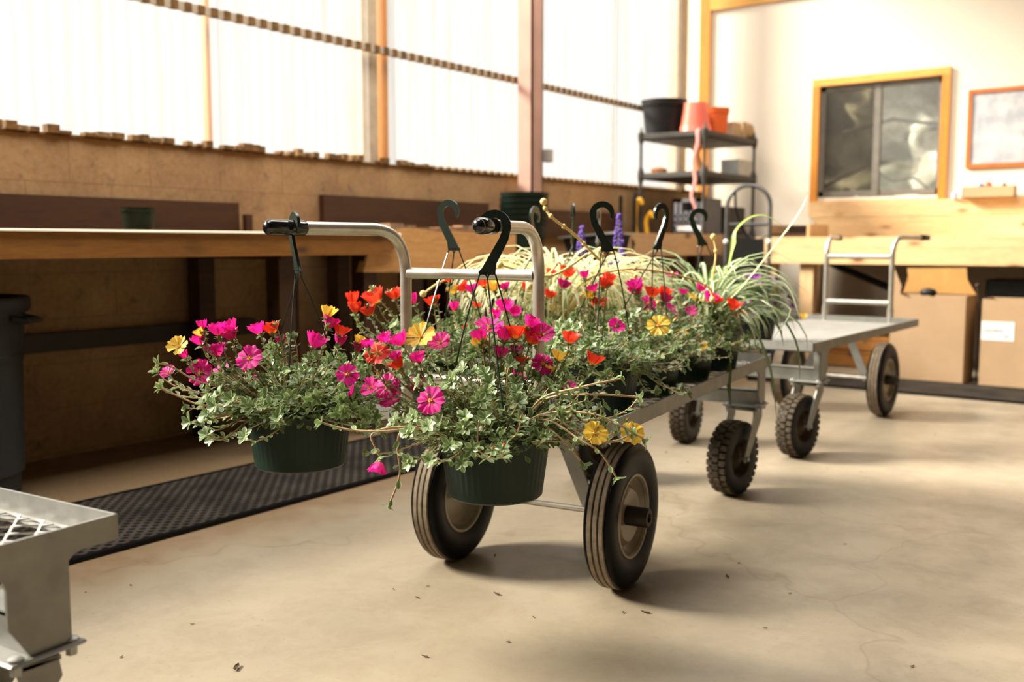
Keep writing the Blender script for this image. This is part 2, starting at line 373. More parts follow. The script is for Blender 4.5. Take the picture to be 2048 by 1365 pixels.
# closure strips: a girt at 2.09 m and a ragged one on top of the blocks
b = MB(); b.box(LX - .0, LX + .022, FY, BY, 2.072, 2.112, 0); y = FY
while y < BY - .05:
    b.box(LX + .0, LX + .030, y, y + .034, 2.070 , 2.114, 1); y += .076
b.build('trim_1', [M['girt'], M['closure']], kind=ST)
b = MB(); y = FY; b.box(LX - .02, LX + .012, FY, BY, 1.42, 1.430, 1)
while y < BY - .05:
    if y < 4.8:
        if rnd.random() < .80:
            b.box(LX - .02, LX + .02 + rnd.random() * .012, y, y + .03 + rnd.random() * .035, 1.43, 1.442 + rnd.random() * .026, rnd.choice((0, 1, 1)))
        y += .045 + rnd.random() * .03
    else:
        b.box(LX - .02, LX + .02, y, y + .036, 1.43, 1.445, 0); y += .076
b.build('trim_2', [plain('crumbled_foam', (.22, .13, .05), .95, var=.5, sc_=30), M['closure']], kind=ST)
box('trim_3', M['girt'], (LX - .16, LX - .05, 4.20, 4.33, 1.42, CZ), kind=ST)          # pale studs outside the glazing
box('trim_4', M['trim'], (LX - .10, LX - .05, 4.38, 4.42, 1.42, CZ), kind=ST)
box('trim_5', M['trim'], (LX - .09, LX - .06, 3.12, 3.145, 1.42, CZ), kind=ST)
MB().box(LX - .06, LX - .04, 7.04, 7.06, 1.42, CZ).build('trim_6', M['zinc'], kind=ST)
box('trim_7', M['girt'], (LX - .12, LX - .03, 8.15, 8.35, 1.42, CZ), kind=ST)
box('trim_8', M['trim'], (LX - .02, LX + .085, BY - .03, BY, 1.30, CZ), kind=ST)        # corner post
box('trim_9', M['trim_x'], (LX + .085, -.5, BY - .035, BY, 3.10, 3.42), kind=ST)
box('trim_10', M['hub'], (LX, LX + .05, .8, 3.3, .48, .56), kind=ST)                    # dark ledger low on the wall
# steel column
b = MB(); x0, x1_, y0, y1 = -4.085, -3.965, 5.53, 5.66
b.box(x0, x1_, y0, y0 + .012, 0, CZ); b.box(x0, x1_, y1 - .012, y1, 0, CZ); b.box((x0 + x1_) / 2 - .006, (x0 + x1_) / 2 + .006, y0 + .012, y1 - .012, 0, CZ)
b.box(x1_ - .012, x1_, y0, y1, 0, CZ)
b.build('trim_11', M['steelp'], kind=ST)
box('junction_box', M['zinc'], (-3.965, -3.91, 5.655, 5.71, 1.515, 1.605), ch=.006, label='small grey metal junction box fixed to the steel column', cat='junction box')
# garden beyond the back window
from mathutils import noise as mn
b = MB(); nx, nz = 90, 60; vs = []
for k in range(nz + 1):
    for i in range(nx + 1):
        x, z = -6 + i * .075, -.1 + k * .085; p = V((x * 1.7, z * 1.7, 0)); vs.append((x, BY + 2.9 + .8 * mn.fractal(p, 1.0, 2.1, 5) + .15 * z, z))
n_ = len(vs); vs += [(x, BY + 4.6, z) for x, y, z in vs]; fs = []
for k in range(nz):
    for i in range(nx): q = k * (nx + 1) + i; fs += [(q, q + 1, q + nx + 2, q + nx + 1), (n_ + q + 1, n_ + q, n_ + q + nx + 1, n_ + q + nx + 2)]
b.add(vs, fs); r2 = random.Random(3)
b.build('hedge', M['outside'], smooth='all', label='blurred grey-green foliage outside behind the back window', cat='hedge')
b = MB()
for i in range(9):
    x = -4.2 + i * .42; z = 1.2 + r2.random(); P_ = [(x, BY + 1.5, z)]
    for k in range(6): P_.append((P_[-1][0] + .22, BY + 1.5 + r2.random() * .2, P_[-1][2] + r2.uniform(-.18, .16)))
    b.tube(P_, [.022 - .002 * k for k in range(7)], 6)
b.tube([(-4.3, BY + 1.6, -.1), (-4.2, BY + 1.6, 3.2)], .05, 8)
b.build('bare_shrub', M['hub'], smooth='all', label='bare dark branches outside the back window', cat='shrub')
box('ground', M['outside'], (-12, 8, BY + .3, BY + 12, -.2, -.1), kind=ST)
# sliding window in the back wall
wx0, wx1, wz0, wz1 = -3.128, -1.998, 1.300, 2.375; t = .062
w2 = MB(); w2.box(wx0 + t, wx1 - t, BY + .02, BY + .05, wz0 + t, wz0 + t + .045); w2.box(wx0 + t, wx1 - t, BY + .02, BY + .05, wz1 - t - .045, wz1 - t)
w2.box(wx0 + t, wx0 + t + .04, BY + .02, BY + .05, wz0 + t, wz1 - t); w2.box(wx1 - t - .03, wx1 - t, BY + .02, BY + .05, wz0 + t, wz1 - t)
xm = -2.585; w2.box(xm - .02, xm + .035, BY + .01, BY + .05, wz0 + t, wz1 - t)
w2 = w2.build('window_2', M['frame'], kind=ST)
b = MB(); b.box(wx0, wx1, BY - .03, BY + .01, wz1 - t, wz1, 0); b.box(wx0, wx0 + t, BY - .03, BY + .01, wz0, wz1 - t, 1); b.box(wx1 - t, wx1, BY - .03, BY + .01, wz0, wz1 - t, 1)
b.box(wx0 + t, wx1 - t, BY - .03, BY + .01, wz0, wz0 + .02, 0)
b.build('window_trim', [M['trim_x'], M['trim']], w2)
box('pane', M['glass'], (xm + .035, wx1 - t - .03, BY + .032, BY + .036, wz0 + t + .045, wz1 - t - .045), w2)
box('pane', M['glass'], (wx0 + t + .04, xm - .02, BY + .032, BY + .036, wz0 + t + .045, wz1 - t - .045), w2)
box('insect_screen', M['screen'], (wx0 + t + .04, xm - .02, BY + .020, BY + .022, wz0 + t + .045, wz1 - t - .045), w2, label='grey mesh screen')
# framed map
fm = empty('framed_map', (-1.86, BY - .012, 1.556), label='framed pale map with red-brown frame on back wall right of window', cat='picture')
b = MB(); W_, H_ = 1.15, .616; t = .03
b.box(0, W_, -.012, .010, 0, t); b.box(0, W_, -.012, .010, H_ - t, H_); b.box(0, t, -.012, .010, t, H_ - t); b.box(W_ - t, W_, -.012, .010, t, H_ - t)
b.build('frame', M['mapframe'], fm); box('map_sheet', M['poster'], (t, W_ - t, .0, .010, t, H_ - t), fm)

# ---------------------------------------------------------------- floor mats
def mat_piece(name, b, label):
    o = empty(name, (b[0], b[2], 0), label=label, cat='mat'); w_, l_ = b[1] - b[0], b[3] - b[2]
    box('tread_surface', M['rubber'], (.02, w_ - .02, .02, l_ - .02, .001, .014), o)
    q = MB(); q.box(0, w_, 0, .02, 0, .016); q.box(0, w_, l_ - .02, l_, 0, .016); q.box(0, .02, .02, l_ - .02, 0, .016); q.box(w_ - .02, w_, .02, l_ - .02, 0, .016)
    q.build('edge_border', M['tyre'], o); return o
mat_piece('rubber_mat', (-3.36, -2.74, -1.2, 3.9), 'long black rubber drainage mat in front of the left workbench')
mat_piece('rubber_mat', (-3.45, -2.80, 4.05, 6.1), 'black rubber mat on the floor further along the left benches')
mat_piece('rubber_mat', (-2.75, 1.2, 6.42, 7.03), 'grey-brown rubber mat in front of the pale pine back bench')

# ---------------------------------------------------------------- left workbench
wb = empty('workbench', (-3.825, 1.0, 0), label='worn orange-brown wooden potting bench along the left block wall, nearest', cat='workbench')
P = lambda x: x + 3.825
for i in range(5): box('top_board', M['bench'], (P(-4.195) + i * .149, P(-4.195) + (i + 1) * .149 - .006, -4.0, 2.60, .965, 1.0), wb)
b = MB(); b.prism([(-4.0, .897), (2.40, .897), (2.50, .915), (2.55, .912), (2.62, .94), (2.62, 1.002), (-4.0, 1.002)], 'yz', P(-3.45), P(-3.412)); b.build('front_rail', M['bench'], wb)
b = MB(); b.prism([(P(-3.44), 1.0025), (P(-3.408), 1.0025), (P(-3.400), .9985), (P(-3.3985), .994), (P(-3.411), .994), (P(-3.411), 1.0)], 'xz', -4.0, 2.62); b.build('edge_highlight', M['worn'], wb, label='pale strip painted as the lit top edge')  # thin strip with the top edge's highlight put into its colour
for y in (1.94, 2.47, -.6): 
    box('leg', M['dark_wood'], (P(-3.56), P(-3.47), y - .045, y + .045, 0, .965), wb); box('leg', M['dark_wood'], (P(-4.15), P(-4.06), y - .045, y + .045, 0, .965), wb)
box('cross_rail', M['dark_wood'], (P(-4.1), P(-3.46), 1.9, 1.94, .88, .963), wb)
# rough slab bench
sb = empty('slab_bench', (-3.825, 4.0, 0), label='bench faced with a rough-sawn pale slab, ragged top edge, behind the cart handle', cat='workbench')
r2 = random.Random(11); poly = [(-.60, .812), (-.2, .800), (.3, .788), (.65, .781), (.65, 1.006)]
for i in range(12): y = .60 - i * .1; poly.append((y, 1.006 + .004 * i * .5 + r2.uniform(-.010, .012)))
b = MB(); b.prism(poly, 'yz', P(-3.50), P(-3.45)); b.build('slab_face', M['slab'], sb)
b = MB()
for i in range(13): b.box(P(-3.53) , P(-3.46) + r2.random() * .01, -.6 + i * .096, -.6 + i * .096 + .098, 1.02, 1.032 + r2.random() * .022)
b.build('bark_edge', M['bark'], sb)
for i in range(4): box('top_board', M['bark'], (P(-4.195) + i * .165, P(-4.195) + (i + 1) * .165 - .008, -.35, .64, .985, 1.02), sb)
for y in (-.15, .6): box('leg', M['dark_wood'], (P(-3.60), P(-3.505), y - .045, y + .045, 0, .98), sb); box('leg', M['dark_wood'], (P(-4.15), P(-4.06), y - .045, y + .045, 0, .98), sb)
# low shelf bench between the slab and the pale rail
lb = empty('low_shelf_bench', (-3.825, 5.5, 0), label='low plank shelf with worn pinkish edge between slab bench and pale-railed bench', cat='shelf')
for i in range(3): box('shelf_board', M['bark'], (P(-4.1) + i * .19, P(-4.1) + i * .19 + .185, -.84, .02, .872, .895), lb)
box('shelf_board', M['bark'], (P(-3.53), P(-3.45), -.84, .8, .872, .895), lb)
for y in (-.8, -.02): box('leg', M['dark_wood'], (P(-3.53), P(-3.46), y - .04, y + .04, 0, .872), lb); box('leg', M['dark_wood'], (P(-4.08), P(-4.0), y - .04, y + .04, 0, .872), lb)
pb = empty('pale_rail_bench', (-3.825, 6.8, 0), label='bench with pale orange pine front rail below the plastic rack', cat='workbench')
box('front_rail', M['pine_y'], (P(-3.447), P(-3.41), -1.25, .62, .862, 1.026), pb)
for i in range(4): box('top_board', M['pine_y'], (P(-4.195) + i * .187, P(-4.195) + (i + 1) * .187 - .006, -.46, .30, .985, 1.02), pb)
for y in (-.3, .25): box('leg', M['dark_wood'], (P(-3.53), P(-3.448), y - .04, y + .04, 0, .98), pb)
# dark boards fixed to the wall above the benches
for n, (a, c, z) in enumerate(((-3.9, 3.22, 1.158), (3.80, 5.30, 1.224), (5.75, 7.0, 1.2))):
    lab = ('dark-stained wall board behind the small green pot', 'dark-stained wall board above the slab bench, left of the steel column', 'dark-stained wall board right of the steel column')[n]
    o = MB().box(-4.198, -4.16, a, c, z - (.156 if n == 0 else .2), z).build('wall_board', M['dark_wood'] if n else M['bench'] if False else M['dark_wood']); tag(o, lab, 'board')
box('wall_batten', M['dark_wood'], (-4.16, -4.13, 3.24, 3.28, 1.003, 1.10), label='thin dark upright batten at the end of the near wall board', cat='board')

# ---------------------------------------------------------------- back bench
bb = empty('back_bench', (-1.2, 7.95, 0), label='pale pine bench along the cream back wall below the window', cat='workbench')
Q = lambda x: x + 1.2
box('front_board', M['pine'], (Q(-3.11), 3.2, -.588, -.55, .923, 1.003), bb)
box('front_rail', M['pine'], (Q(-3.11), 3.2, -.592, -.55, .800, .921), bb)
for i in range(6): box('top_board', M['pine'], (Q(-3.11), 3.2, -.55 + i * .19, -.55 + (i + 1) * .19 - .006, .965, 1.0), bb)
box('backsplash_board', M['pine'], (Q(-3.12), 3.2, .585, .63, 1.18, 1.313), bb)
box('backsplash_board', M['pine'], (Q(-3.06), 3.2, .575, .63, 1.002, 1.176), bb)
for x in (-3.01, -2.71, -.8, .6): box('leg', M['pine_z'], (Q(x) - .05, Q(x) + .055, -.545, -.455, 0, .965), bb)
for x in (-3.01, -.8, .6): box('leg', M['pine_z'], (Q(x) - .05, Q(x) + .05, .48, .57, 0, .965), bb)
pp = MB().tube([(-2.86, 8.05, .835), (-2.22, 8.05, .585), (-1.9, 8.05, .46)], .028, 10).build('black_pipe', M['black'], smooth=True, label='black pipe slanting under the back bench behind the empty cart handle', cat='pipe')
# ---------------------------------------------------------------- flatbed carts
L_, HW, ZT = 1.717, .3535, .520
AX, TR, WR, WW = .362, .269, .2025, .082
def big_wheel_meshes():
    b = MB(); h = WW / 2; R = WR
    prof = []; ks = []
    def add(r, y, k): prof.append((r, y)); ks.append(k)
    add(.105, -.026, 0); add(.118, -h * .80, 0); add(.150, -h, 0); add(R - .022, -h * .97, 0); add(R - .010, -h * .86, 0); add(R - .004, -h * .72, 0)
    ws = np.linspace(-h * .62, h * .62, 4)
    for i in range(3):
        a, c = ws[i], ws[i + 1]
        add(R - .006, a + .0015, 1); add(R, a + .003, 1); add(R, c - .003, 1); add(R - .006, c - .0015, 0)
    add(R - .004, h * .72, 0); add(R - .010, h * .86, 0); add(R - .022, h * .97, 0); add(.150, h, 0); add(.118, h * .80, 0); add(.105, .026, 0)
    ty = MB(); ty.lathe(prof, 72, 'y', (0, 0, 0), ks); ty = ty.mesh('tyre', [M['tyre'], M['rib']], True)
    q = MB()
    q.lathe([(.118, h * .80), (.116, h * .86), (.110, h * .84), (.104, h * .55), (.098, h * .30), (.088, h * .12), (.078, h * .42), (.070, h * .55), (.055, h * .50), (.030, h * .34), (.018, h * .34)], 56, 'y')
    q.lathe([(.118, -h * .80), (.116, -h * .86), (.110, -h * .84), (.104, -h * .55), (.098, -h * .30), (.088, -h * .12), (.078, -h * .02), (.060, h * .1), (.030, h * .1), (.018, h * .1)], 56, 'y')
    rim = q.mesh('rim', M['rim'], True)
    q = MB(); q.lathe([(0, h * .3), (.027, h * .3), (.027, .074), (.024, .078), (.014, .078), (.012, .070), (0, .070)], 24, 'y'); q.lathe([(.022, -.060), (.022, h * .1)], 24, 'y'); hub = q.mesh('hub', M['hub'], True)
    return ty, rim, hub
BW = big_wheel_meshes()
def caster_meshes():
    R = .1425; h = .039; prof = [(.066, -.022), (.075, -h * .9), (.105, -h), (R - .014, -h * .92), (R - .005, -h * .6), (R - .005, h * .6), (R - .014, h * .92), (.105, h), (.075, h * .9), (.066, .022)]
    b = MB(); b.lathe(prof, 48, 'y')
    n = 30
    for i in range(n):
        for row, (y0, y1, off) in enumerate(((-h * .95, -h * .36, 0), (-h * .28, h * .28, .5), (h * .36, h * .95, 0))):
            a = 2 * pi * (i + off) / n; b.m = Matrix.Rotation(a, 4, 'Y')
            rr = R - (.0085 if row != 1 else .006)
            b.box(rr - .004, R if row == 1 else R - .003, y0, y1, -.0098, .0098, 1)
    b.m = Matrix(); ty = b.mesh('tyre', [M['tyre'], M['lug']], True, False)
    q = MB(); q.lathe([(.075, h * .82), (.070, h * .86), (.064, h * .5), (.052, h * .2), (.034, h * .5), (.016, h * .7), (0, h * .7)], 32, 'y'); q.lathe([(.075, -h * .82), (.070, -h * .86), (.064, -h * .5), (.052, -h * .2), (.034, -h * .5), (.016, -h * .7), (0, -h * .7)], 32, 'y')
    rim = q.mesh('rim', M['rust'], True)
    # fork: local origin = swivel axis at floor level, wheel centre at x = -TRL
    return ty, rim
CW = caster_meshes(); TRL = .085
def fork_mesh():
    b = MB()
    for s in (-1, 1):
        y = s * .056
        path = [(0.03, .322), (.035, .29), (-TRL + .02, .150), (-TRL - .012, .128), (-TRL - .022, .142), (-TRL - .012, .165), (-.03, .30), (-.035, .322)]
        b.prism(path, 'xz', y - .003, y + .003)
        b.m = Matrix(); b.tube([(-TRL, s * .052, .1425), (-TRL, s * .066, .1425)], .010, 6)
    b.box(-.036, .034, -.059, .059, .316, .323); b.lathe([(0, .322), (.040, .322), (.042, .328), (.030, .3335), (0, .3335)], 28)
    b.tube([(-TRL, -.06, .1425), (-TRL, .06, .1425)], .007, 8)
    return b.mesh('fork', M['alu'], True)
FK = fork_mesh()
def deck_mesh():
    b = MB(); x0, x1, y0, y1 = .02, L_ - .02, -HW + .02, HW - .02
    SW, LW = .028, .062; nx = int((x1 - x0) / SW); ny = int((y1 - y0) / LW)
    dx = (x1 - x0) / nx; dy = (y1 - y0) / ny; t = .0030; zc = ZT - .0345
    for i in range(nx + 1):
        xc = x0 + i * dx; s = 1 if i % 2 else -1; vs = []; fs = []; n = ny * 4 + 1
        for j in range(n):
            px = min(x1, max(x0, xc + s * (dx / 2) * (-1, 0, 1, 0)[j % 4])); py = y0 + j * dy / 4; tl = .0012 * s * (1, 1, -1, -1)[j % 4]
            vs += [(px - t, py, zc - tl - .0012), (px + t, py, zc + tl - .0012), (px + t, py, zc + tl + .0012), (px - t, py, zc - tl + .0012)]
        for k in range(n - 1):
            a = 4 * k
            for q in range(4): fs.append((a + q, a + (q + 1) % 4, a + 4 + (q + 1) % 4, a + 4 + q))
        b.add(vs, fs)
    return b.mesh('mesh_deck', M['deck'], False, False)
DK = deck_mesh()
def frame_mesh():
    b = MB(); t = .005; z0, z1 = ZT - .041, ZT
    for s in (-1, 1):
        b.box(0, L_, s * HW - (t if s > 0 else 0), s * HW + (0 if s > 0 else t), z0, z1)
        b.box(t, L_ - t, min(s * HW, s * (HW - .035)), max(s * HW, s * (HW - .035)), z0, z0 + .004)
    for x in (0, L_):
        b.box(x - (t if x else 0), x + (0 if x else t), -HW, HW, z0, z1); b.box(min(x, x + (-.035 if x else .035)), max(x, x + (-.035 if x else .035)), -HW, HW, z0 - .0005, z0 + .0035)
    for x in (.45, .9, 1.3): b.box(x - .015, x + .015, -HW + .005, HW - .005, z0 - .004, z0)
    return b.mesh('tray_frame', M['alu'])
FR = frame_mesh()
def leg_mesh(s):
    xa, xb, zb, zt = 1.528, 1.628, .336, ZT - .041; f = .012
    # flat side plate with fillets to the tray rail above and a cut lower corner
    poly = [(xa + .035, zb), (xb, zb), (xb, zt - f), (xb + .006, zt - f * .4), (xb + .022, zt)]
    poly += [(xa - .05, zt), (xa - .018, zt - .004), (xa - .004, zt - .016), (xa, zt - .03), (xa, zb + .055)]
    b = MB(); y = s * HW; b.prism(poly, 'xz', min(y, y - s * .006), max(y, y - s * .006)); b.box(xb - .005, xb, min(y, y - s * .03), max(y, y - s * .03), zb, zt); return b.mesh('leg', M['alu'])
LG = {1: leg_mesh(1), -1: leg_mesh(-1)}
def beam_mesh():
    b = MB(); b.box(1.560, 1.622, -HW + .006, HW - .006, .390, .395); b.box(1.617, 1.622, -HW + .006, HW - .006, .340, .395); b.box(1.560, 1.565, -HW + .006, HW - .006, .340, .395); return b.mesh('cross_beam', M['alu'])
BM_ = beam_mesh()
def plate_mesh():
    b = MB(); b.box(-.062, .062, -.075, .075, .3335, .340, ch=.003)
    return b.mesh('caster_plate', M['alu'])
PL = plate_mesh()
bo = MB(); bo.lathe([(0, .347), (.006, .3465), (.011, .344), (.012, .340), (.012, .3395)], 14); bo.tube([(0, 0, .334), (0, 0, .318)], .009, 6); BO = bo.mesh('bolt', M['zinc'], True)
def bend(pts, r, n=8):
    """round the corners of a polyline"""
    out = [V(pts[0])]
    for a, c, d in zip(pts, pts[1:], pts[2:]):
        a, c, d = V(a), V(c), V(d); u = (a - c).normalized(); w_ = (d - c).normalized(); p0, p1 = c + u * r, c + w_ * r
        for i in range(n + 1): t_ = i / n; out.append(p0 * (1 - t_) ** 2 + c * 2 * t_ * (1 - t_) + p1 * t_ ** 2)
    out.append(V(pts[-1])); return out
ZH = .987
GRIP = {1: V((-.4318, .286, 0)), -1: V((-.3587, -.2236, 0))}
def post_mesh(s):
    b = MB(); top = V((-.0105, s * .192, ZH)); g = V((GRIP[s].x, GRIP[s].y, ZH)); e = top.lerp(g, .985)
    b.tube(bend([(-.0105, s * .192, .49), tuple(top), tuple(e)], .115, 12), .0148, 18)
    b.tube([(-.0105, s * .192, .482), (-.0105, s * .192, .575)], .0185, 18)
    return b.mesh('handle_post', M['alu_tube'], True)
def grip_mesh(s):
    b = MB(); top = V((-.0105, s * .192, ZH)); g = V((GRIP[s].x, GRIP[s].y, ZH)); d = (g - top).normalized(); L = .112 if s > 0 else .082
    a = g - d * L; pts = [a, a + d * .004, g - d * .014, g - d * .008, g - d * .003, g]
    b.tube(pts, [.0155, .0182, .0182, .0165, .012, .003], 20); return b.mesh('handle_grip', M['grip'], True)
PM = {s: post_mesh(s) for s in (1, -1)}; GM = {s: grip_mesh(s) for s in (1, -1)}
def bar_mesh(z):
    b = MB(); pts = []; rs = []
    for i in range(13):
        q = i / 12; pts.append((-.0105, .181 - .362 * q, z)); rs.append(.0135 + .002 * (abs(q - .5) * 2) ** 3)
    b.tube(pts, rs, 16); return b.mesh('cross_bar', M['alu_tube'], True)
CB = [bar_mesh(.874), bar_mesh(.603)]
b = MB(); b.tube([(AX, -TR - .03, WR), (AX, TR + .03, WR)], .0085, 12); AXM = b.mesh('axle', M['alu_tube'], True)
def strut_mesh(s):
    b = MB(); b.prism([(s * .205, .185), (s * .160, .185), (s * .030, .478), (s * .078, .478)], 'yz', AX - .004, AX + .004)
    b.box(AX - .022, AX - .004, min(s * .075, s * .079), max(s * .075, s * .079), .40, .478); return b.mesh('axle_strut', M['alu'])
SM = {s: strut_mesh(s) for s in (1, -1)}
def cart(loc, a, yaw, label):
    o = empty('flatbed_cart', (loc[0], loc[1], 0), R_(90 - a), label, 'cart', 'aluminium flatbed nursery carts')
    link('tray_frame', FR, o); link('mesh_deck', DK, o); link('cross_beam', BM_, o); link('axle', AXM, o)
    for s in (1, -1):
        link('leg', LG[s], o); link('axle_strut', SM[s], o); link('handle_post', PM[s], o); g = link('handle_grip', GM[s], o, label='black rubbery grip')
        wh = link('wheel', BW[0], o, (AX, s * TR, WR), (0, 0, 0 if s > 0 else pi)); link('rim', BW[1], wh); link('hub', BW[2], wh)
        p = link('caster_plate', PL, o, (1.585, s * .290, 0))
        for dx in (-.045, .045):
            for dy in (-.058, .058): link('bolt', BO, p, (dx, dy, 0))
        f = link('caster', FK, o, (1.585, s * .285, 0), (0, 0, R_(yaw[s])))
        link('tyre', CW[0], f, (-TRL, 0, .1425)); link('rim', CW[1], f, (-TRL, 0, .1425))
    for c in CB: link('cross_bar', c, o)
    return o
cart((-1.5528, 1.9079), -8.86, {-1: -12, 1: -16}, 'aluminium flatbed cart loaded with flowering baskets, two more hung on its handles')
cart((-1.8433, 5.8924), 179.81, {1: 173, -1: 187}, 'mostly bare aluminium flatbed cart with its handles toward the pine back bench')
cart((-1.6188, -.8941), -5.2, {-1: -6, 1: 6}, 'aluminium flatbed cart cut off by the left edge, bare mesh corner nearest the camera')
def cpt(x, y, z=.487, a=-8.86, o=(-1.5528, 1.9079)):
    a = R_(a); return (o[0] + sin(a) * x - cos(a) * y, o[1] + cos(a) * x + sin(a) * y, z)

# ---------------------------------------------------------------- pots
def ribs(a, h): return .012 * (1 if sin(a * 44) > .1 else 0) * (1 if .012 < h < .118 else 0)
def pot_mesh(r1, r0, h, m='pot', rib=True, name='pot'):
    b = MB(); f = (lambda a, z: .011 * (max(0, sin(a * 46)) ** .6) if .014 < z < h * .84 else 0) if rib else None
    k = r1 / .125
    prof = [(0, .004), (r0 * .86, .003), (r0 * .96, .0), (r0, .004), (r0 + .001, .012), (r0 + .001, .014)]
    for i in range(1, 9): t_ = i / 8; prof.append((r0 + (r1 - .006 * k - r0) * t_, .014 + (h * .84 - .014) * t_))
    prof += [(r1 - .004 * k, h * .86), (r1 - .001, h * .90), (r1 - .002, h * .97), (r1 + .003 * k, h - .004), (r1 + .003 * k, h), (r1 - .004, h), (r1 - .010, h - .03), (r0 * .9, .012), (0, .012)]
    b.lathe(prof, 184 if rib else 40, ripple=f)
    return b.mesh(name, M[m], True)
POT = pot_mesh(.1255, .105, .146)
b = MB(); b.lathe([(.112, .122), (.09, .130), (.05, .134), (0, .135)], 30, ripple=lambda a, h: .03 * sin(7 * a)); SOIL = b.mesh('soil', M['soil'], 'all')
def hook_mesh(mir=1):
    """plastic hook in the local xz plane, ring centre at the origin"""
    b = MB(); cx = []; n = 20
    for i in range(n + 1):
        a = R_(208 - i * (228 / n)) ; w_ = .004 + .0055 * min(1, i / 6)
        r = .0265; cx.append(((r + w_) * cos(a), (r + w_) * sin(a), (r - w_ + .0015) * cos(a), (r - w_ + .0015) * sin(a)))
    outer = [(p[0], p[1]) for p in cx] + [(.030, -.030), (.004, -.080), (.0015, -.098)]
    inner = [(p[2], p[3]) for p in cx] + [(.010, -.026), (-.030, -.094), (-.033, -.098)]
    outer = [(mir * x, z) for x, z in outer]; inner = [(mir * x, z) for x, z in inner]
    t = .0035; m_ = len(outer); vs = []; fs = []
    for (ox, oz), (ix, iz) in zip(outer, inner): vs += [(ox, -t, oz), (ox, t, oz), (ix, t, iz), (ix, -t, iz)]
    for i in range(m_ - 1):
        a = 4 * i
        for q in range(4): fs.append((a + q, a + (q + 1) % 4, a + 4 + (q + 1) % 4, a + 4 + q))
    fs += [(0, 1, 2, 3), tuple(4 * (m_ - 1) + q for q in (3, 2, 1, 0))]
    b.add(vs, fs)
    e = [(mir * x, z) for x, z in ((.006, -.050), (.004, -.080), (.0015, -.104), (-.033, -.104), (-.036, -.098), (-.026, -.088))]
    b.prism(e, 'xz', -.0022, .0022)
    # two little arches where the strands start
    for c in (-.026, -.0055):
        b.tube([(mir * (c + .009 * cos(a)), 0, -.110 + .009 * sin(a)) for a in np.linspace(pi, 0, 8)], .0019, 6)
    return b.mesh('hook', M['hook'], True)
HK = {1: hook_mesh(1), -1: hook_mesh(-1)}
def hanger(root, hc, yaw, mir, rimz, r=.120, phase=0, m='hook'):
    """hc: ring centre of the hook, local to the basket"""
    h = link('hanger', HK[mir], root, hc, (0, 0, yaw)); b = MB(); cy, sy = cos(yaw), sin(yaw)
    inv = Matrix.Rotation(-yaw, 4, 'Z')
    for i in range(3):
        a = phase + 2 * pi * i / 3; x0 = mir * (-.035, -.016, .0035)[i]
        end = inv @ (V((r * cos(a), r * sin(a), rimz)) - V(hc)); st_ = V((x0, 0, -.110)); mid = st_.lerp(end, .45) + V((x0 * .2, 0, .02)); pts = []
        for k in range(9): t_ = k / 8; pts.append(st_ * (1 - t_) ** 2 + mid * 2 * t_ * (1 - t_) + end * t_ ** 2)
        b.tube(pts, .0019, 6)
    b.build('strands', M[m], h, True); return h

# ---------------------------------------------------------------- plant makers
def blade_template(nu, prof, fold=.25, curl=.15, cup=0):
    """unit blade along +x, widths from prof, returns verts, faces, uvs"""
    nv = len(prof); vs = []; fs = []; uv = []
    for i, w_ in enumerate(prof):
        x = i / (nv - 1)
        for j in range(nu + 1):
            u = j / nu * 2 - 1; vs.append((x, u * w_ * .5, fold * w_ * abs(u) * .5 - curl * x * x)); uv.append((j / nu, x))
    for i in range(nv - 1):
        for j in range(nu): a = i * (nu + 1) + j; fs.append((a, a + 1, a + nu + 2, a + nu + 1))
    return np.array(vs), np.array(fs), np.array(uv)
LEAF = blade_template(2, [.10, .20, .36, .50, .54, .42, .10], .30, .10)
class Cloud:
    """many copies of one blade collected into one mesh"""
    def __init__(s, tpl): s.t = tpl; s.M = []
    def add(s, p, d, up, L, W=None):
        d = V(d).normalized(); up = V(up); y = up.cross(d)
        if y.length < 1e-4: y = d.orthogonal()
        y.normalize(); z = d.cross(y); W = L if W is None else W
        s.M.append((p[0], p[1], p[2], d.x * L, d.y * L, d.z * L, y.x * W, y.y * W, y.z * W, z.x * W, z.y * W, z.z * W))
    def build(s, name, mats, parent, **k):
        A = np.array(s.M); vs, fs, uv = s.t; n = len(A)
        P = A[:, None, 0:3] + vs[None, :, 0:1] * A[:, None, 3:6] + vs[None, :, 1:2] * A[:, None, 6:9] + vs[None, :, 2:3] * A[:, None, 9:12]
        F = (fs[None] + (np.arange(n) * len(vs))[:, None, None]).reshape(-1, fs.shape[1]); me = bpy.data.meshes.new(name)
        me.vertices.add(n * len(vs)); me.vertices.foreach_set('co', P.reshape(-1)); me.loops.add(F.size); me.loops.foreach_set('vertex_index', F.reshape(-1))
        me.polygons.add(len(F)); me.polygons.foreach_set('loop_start', np.arange(len(F)) * 4); me.polygons.foreach_set('loop_total', np.full(len(F), 4))
        me.materials.append(mats); ul = me.uv_layers.new(name='UVMap'); ul.data.foreach_set('uv', np.tile(uv[fs.reshape(-1)], (n, 1)).reshape(-1))
        me.update(calc_edges=True); me.polygons.foreach_set('use_smooth', [True] * len(F)); me.validate(); return link(name, me, parent, **k)
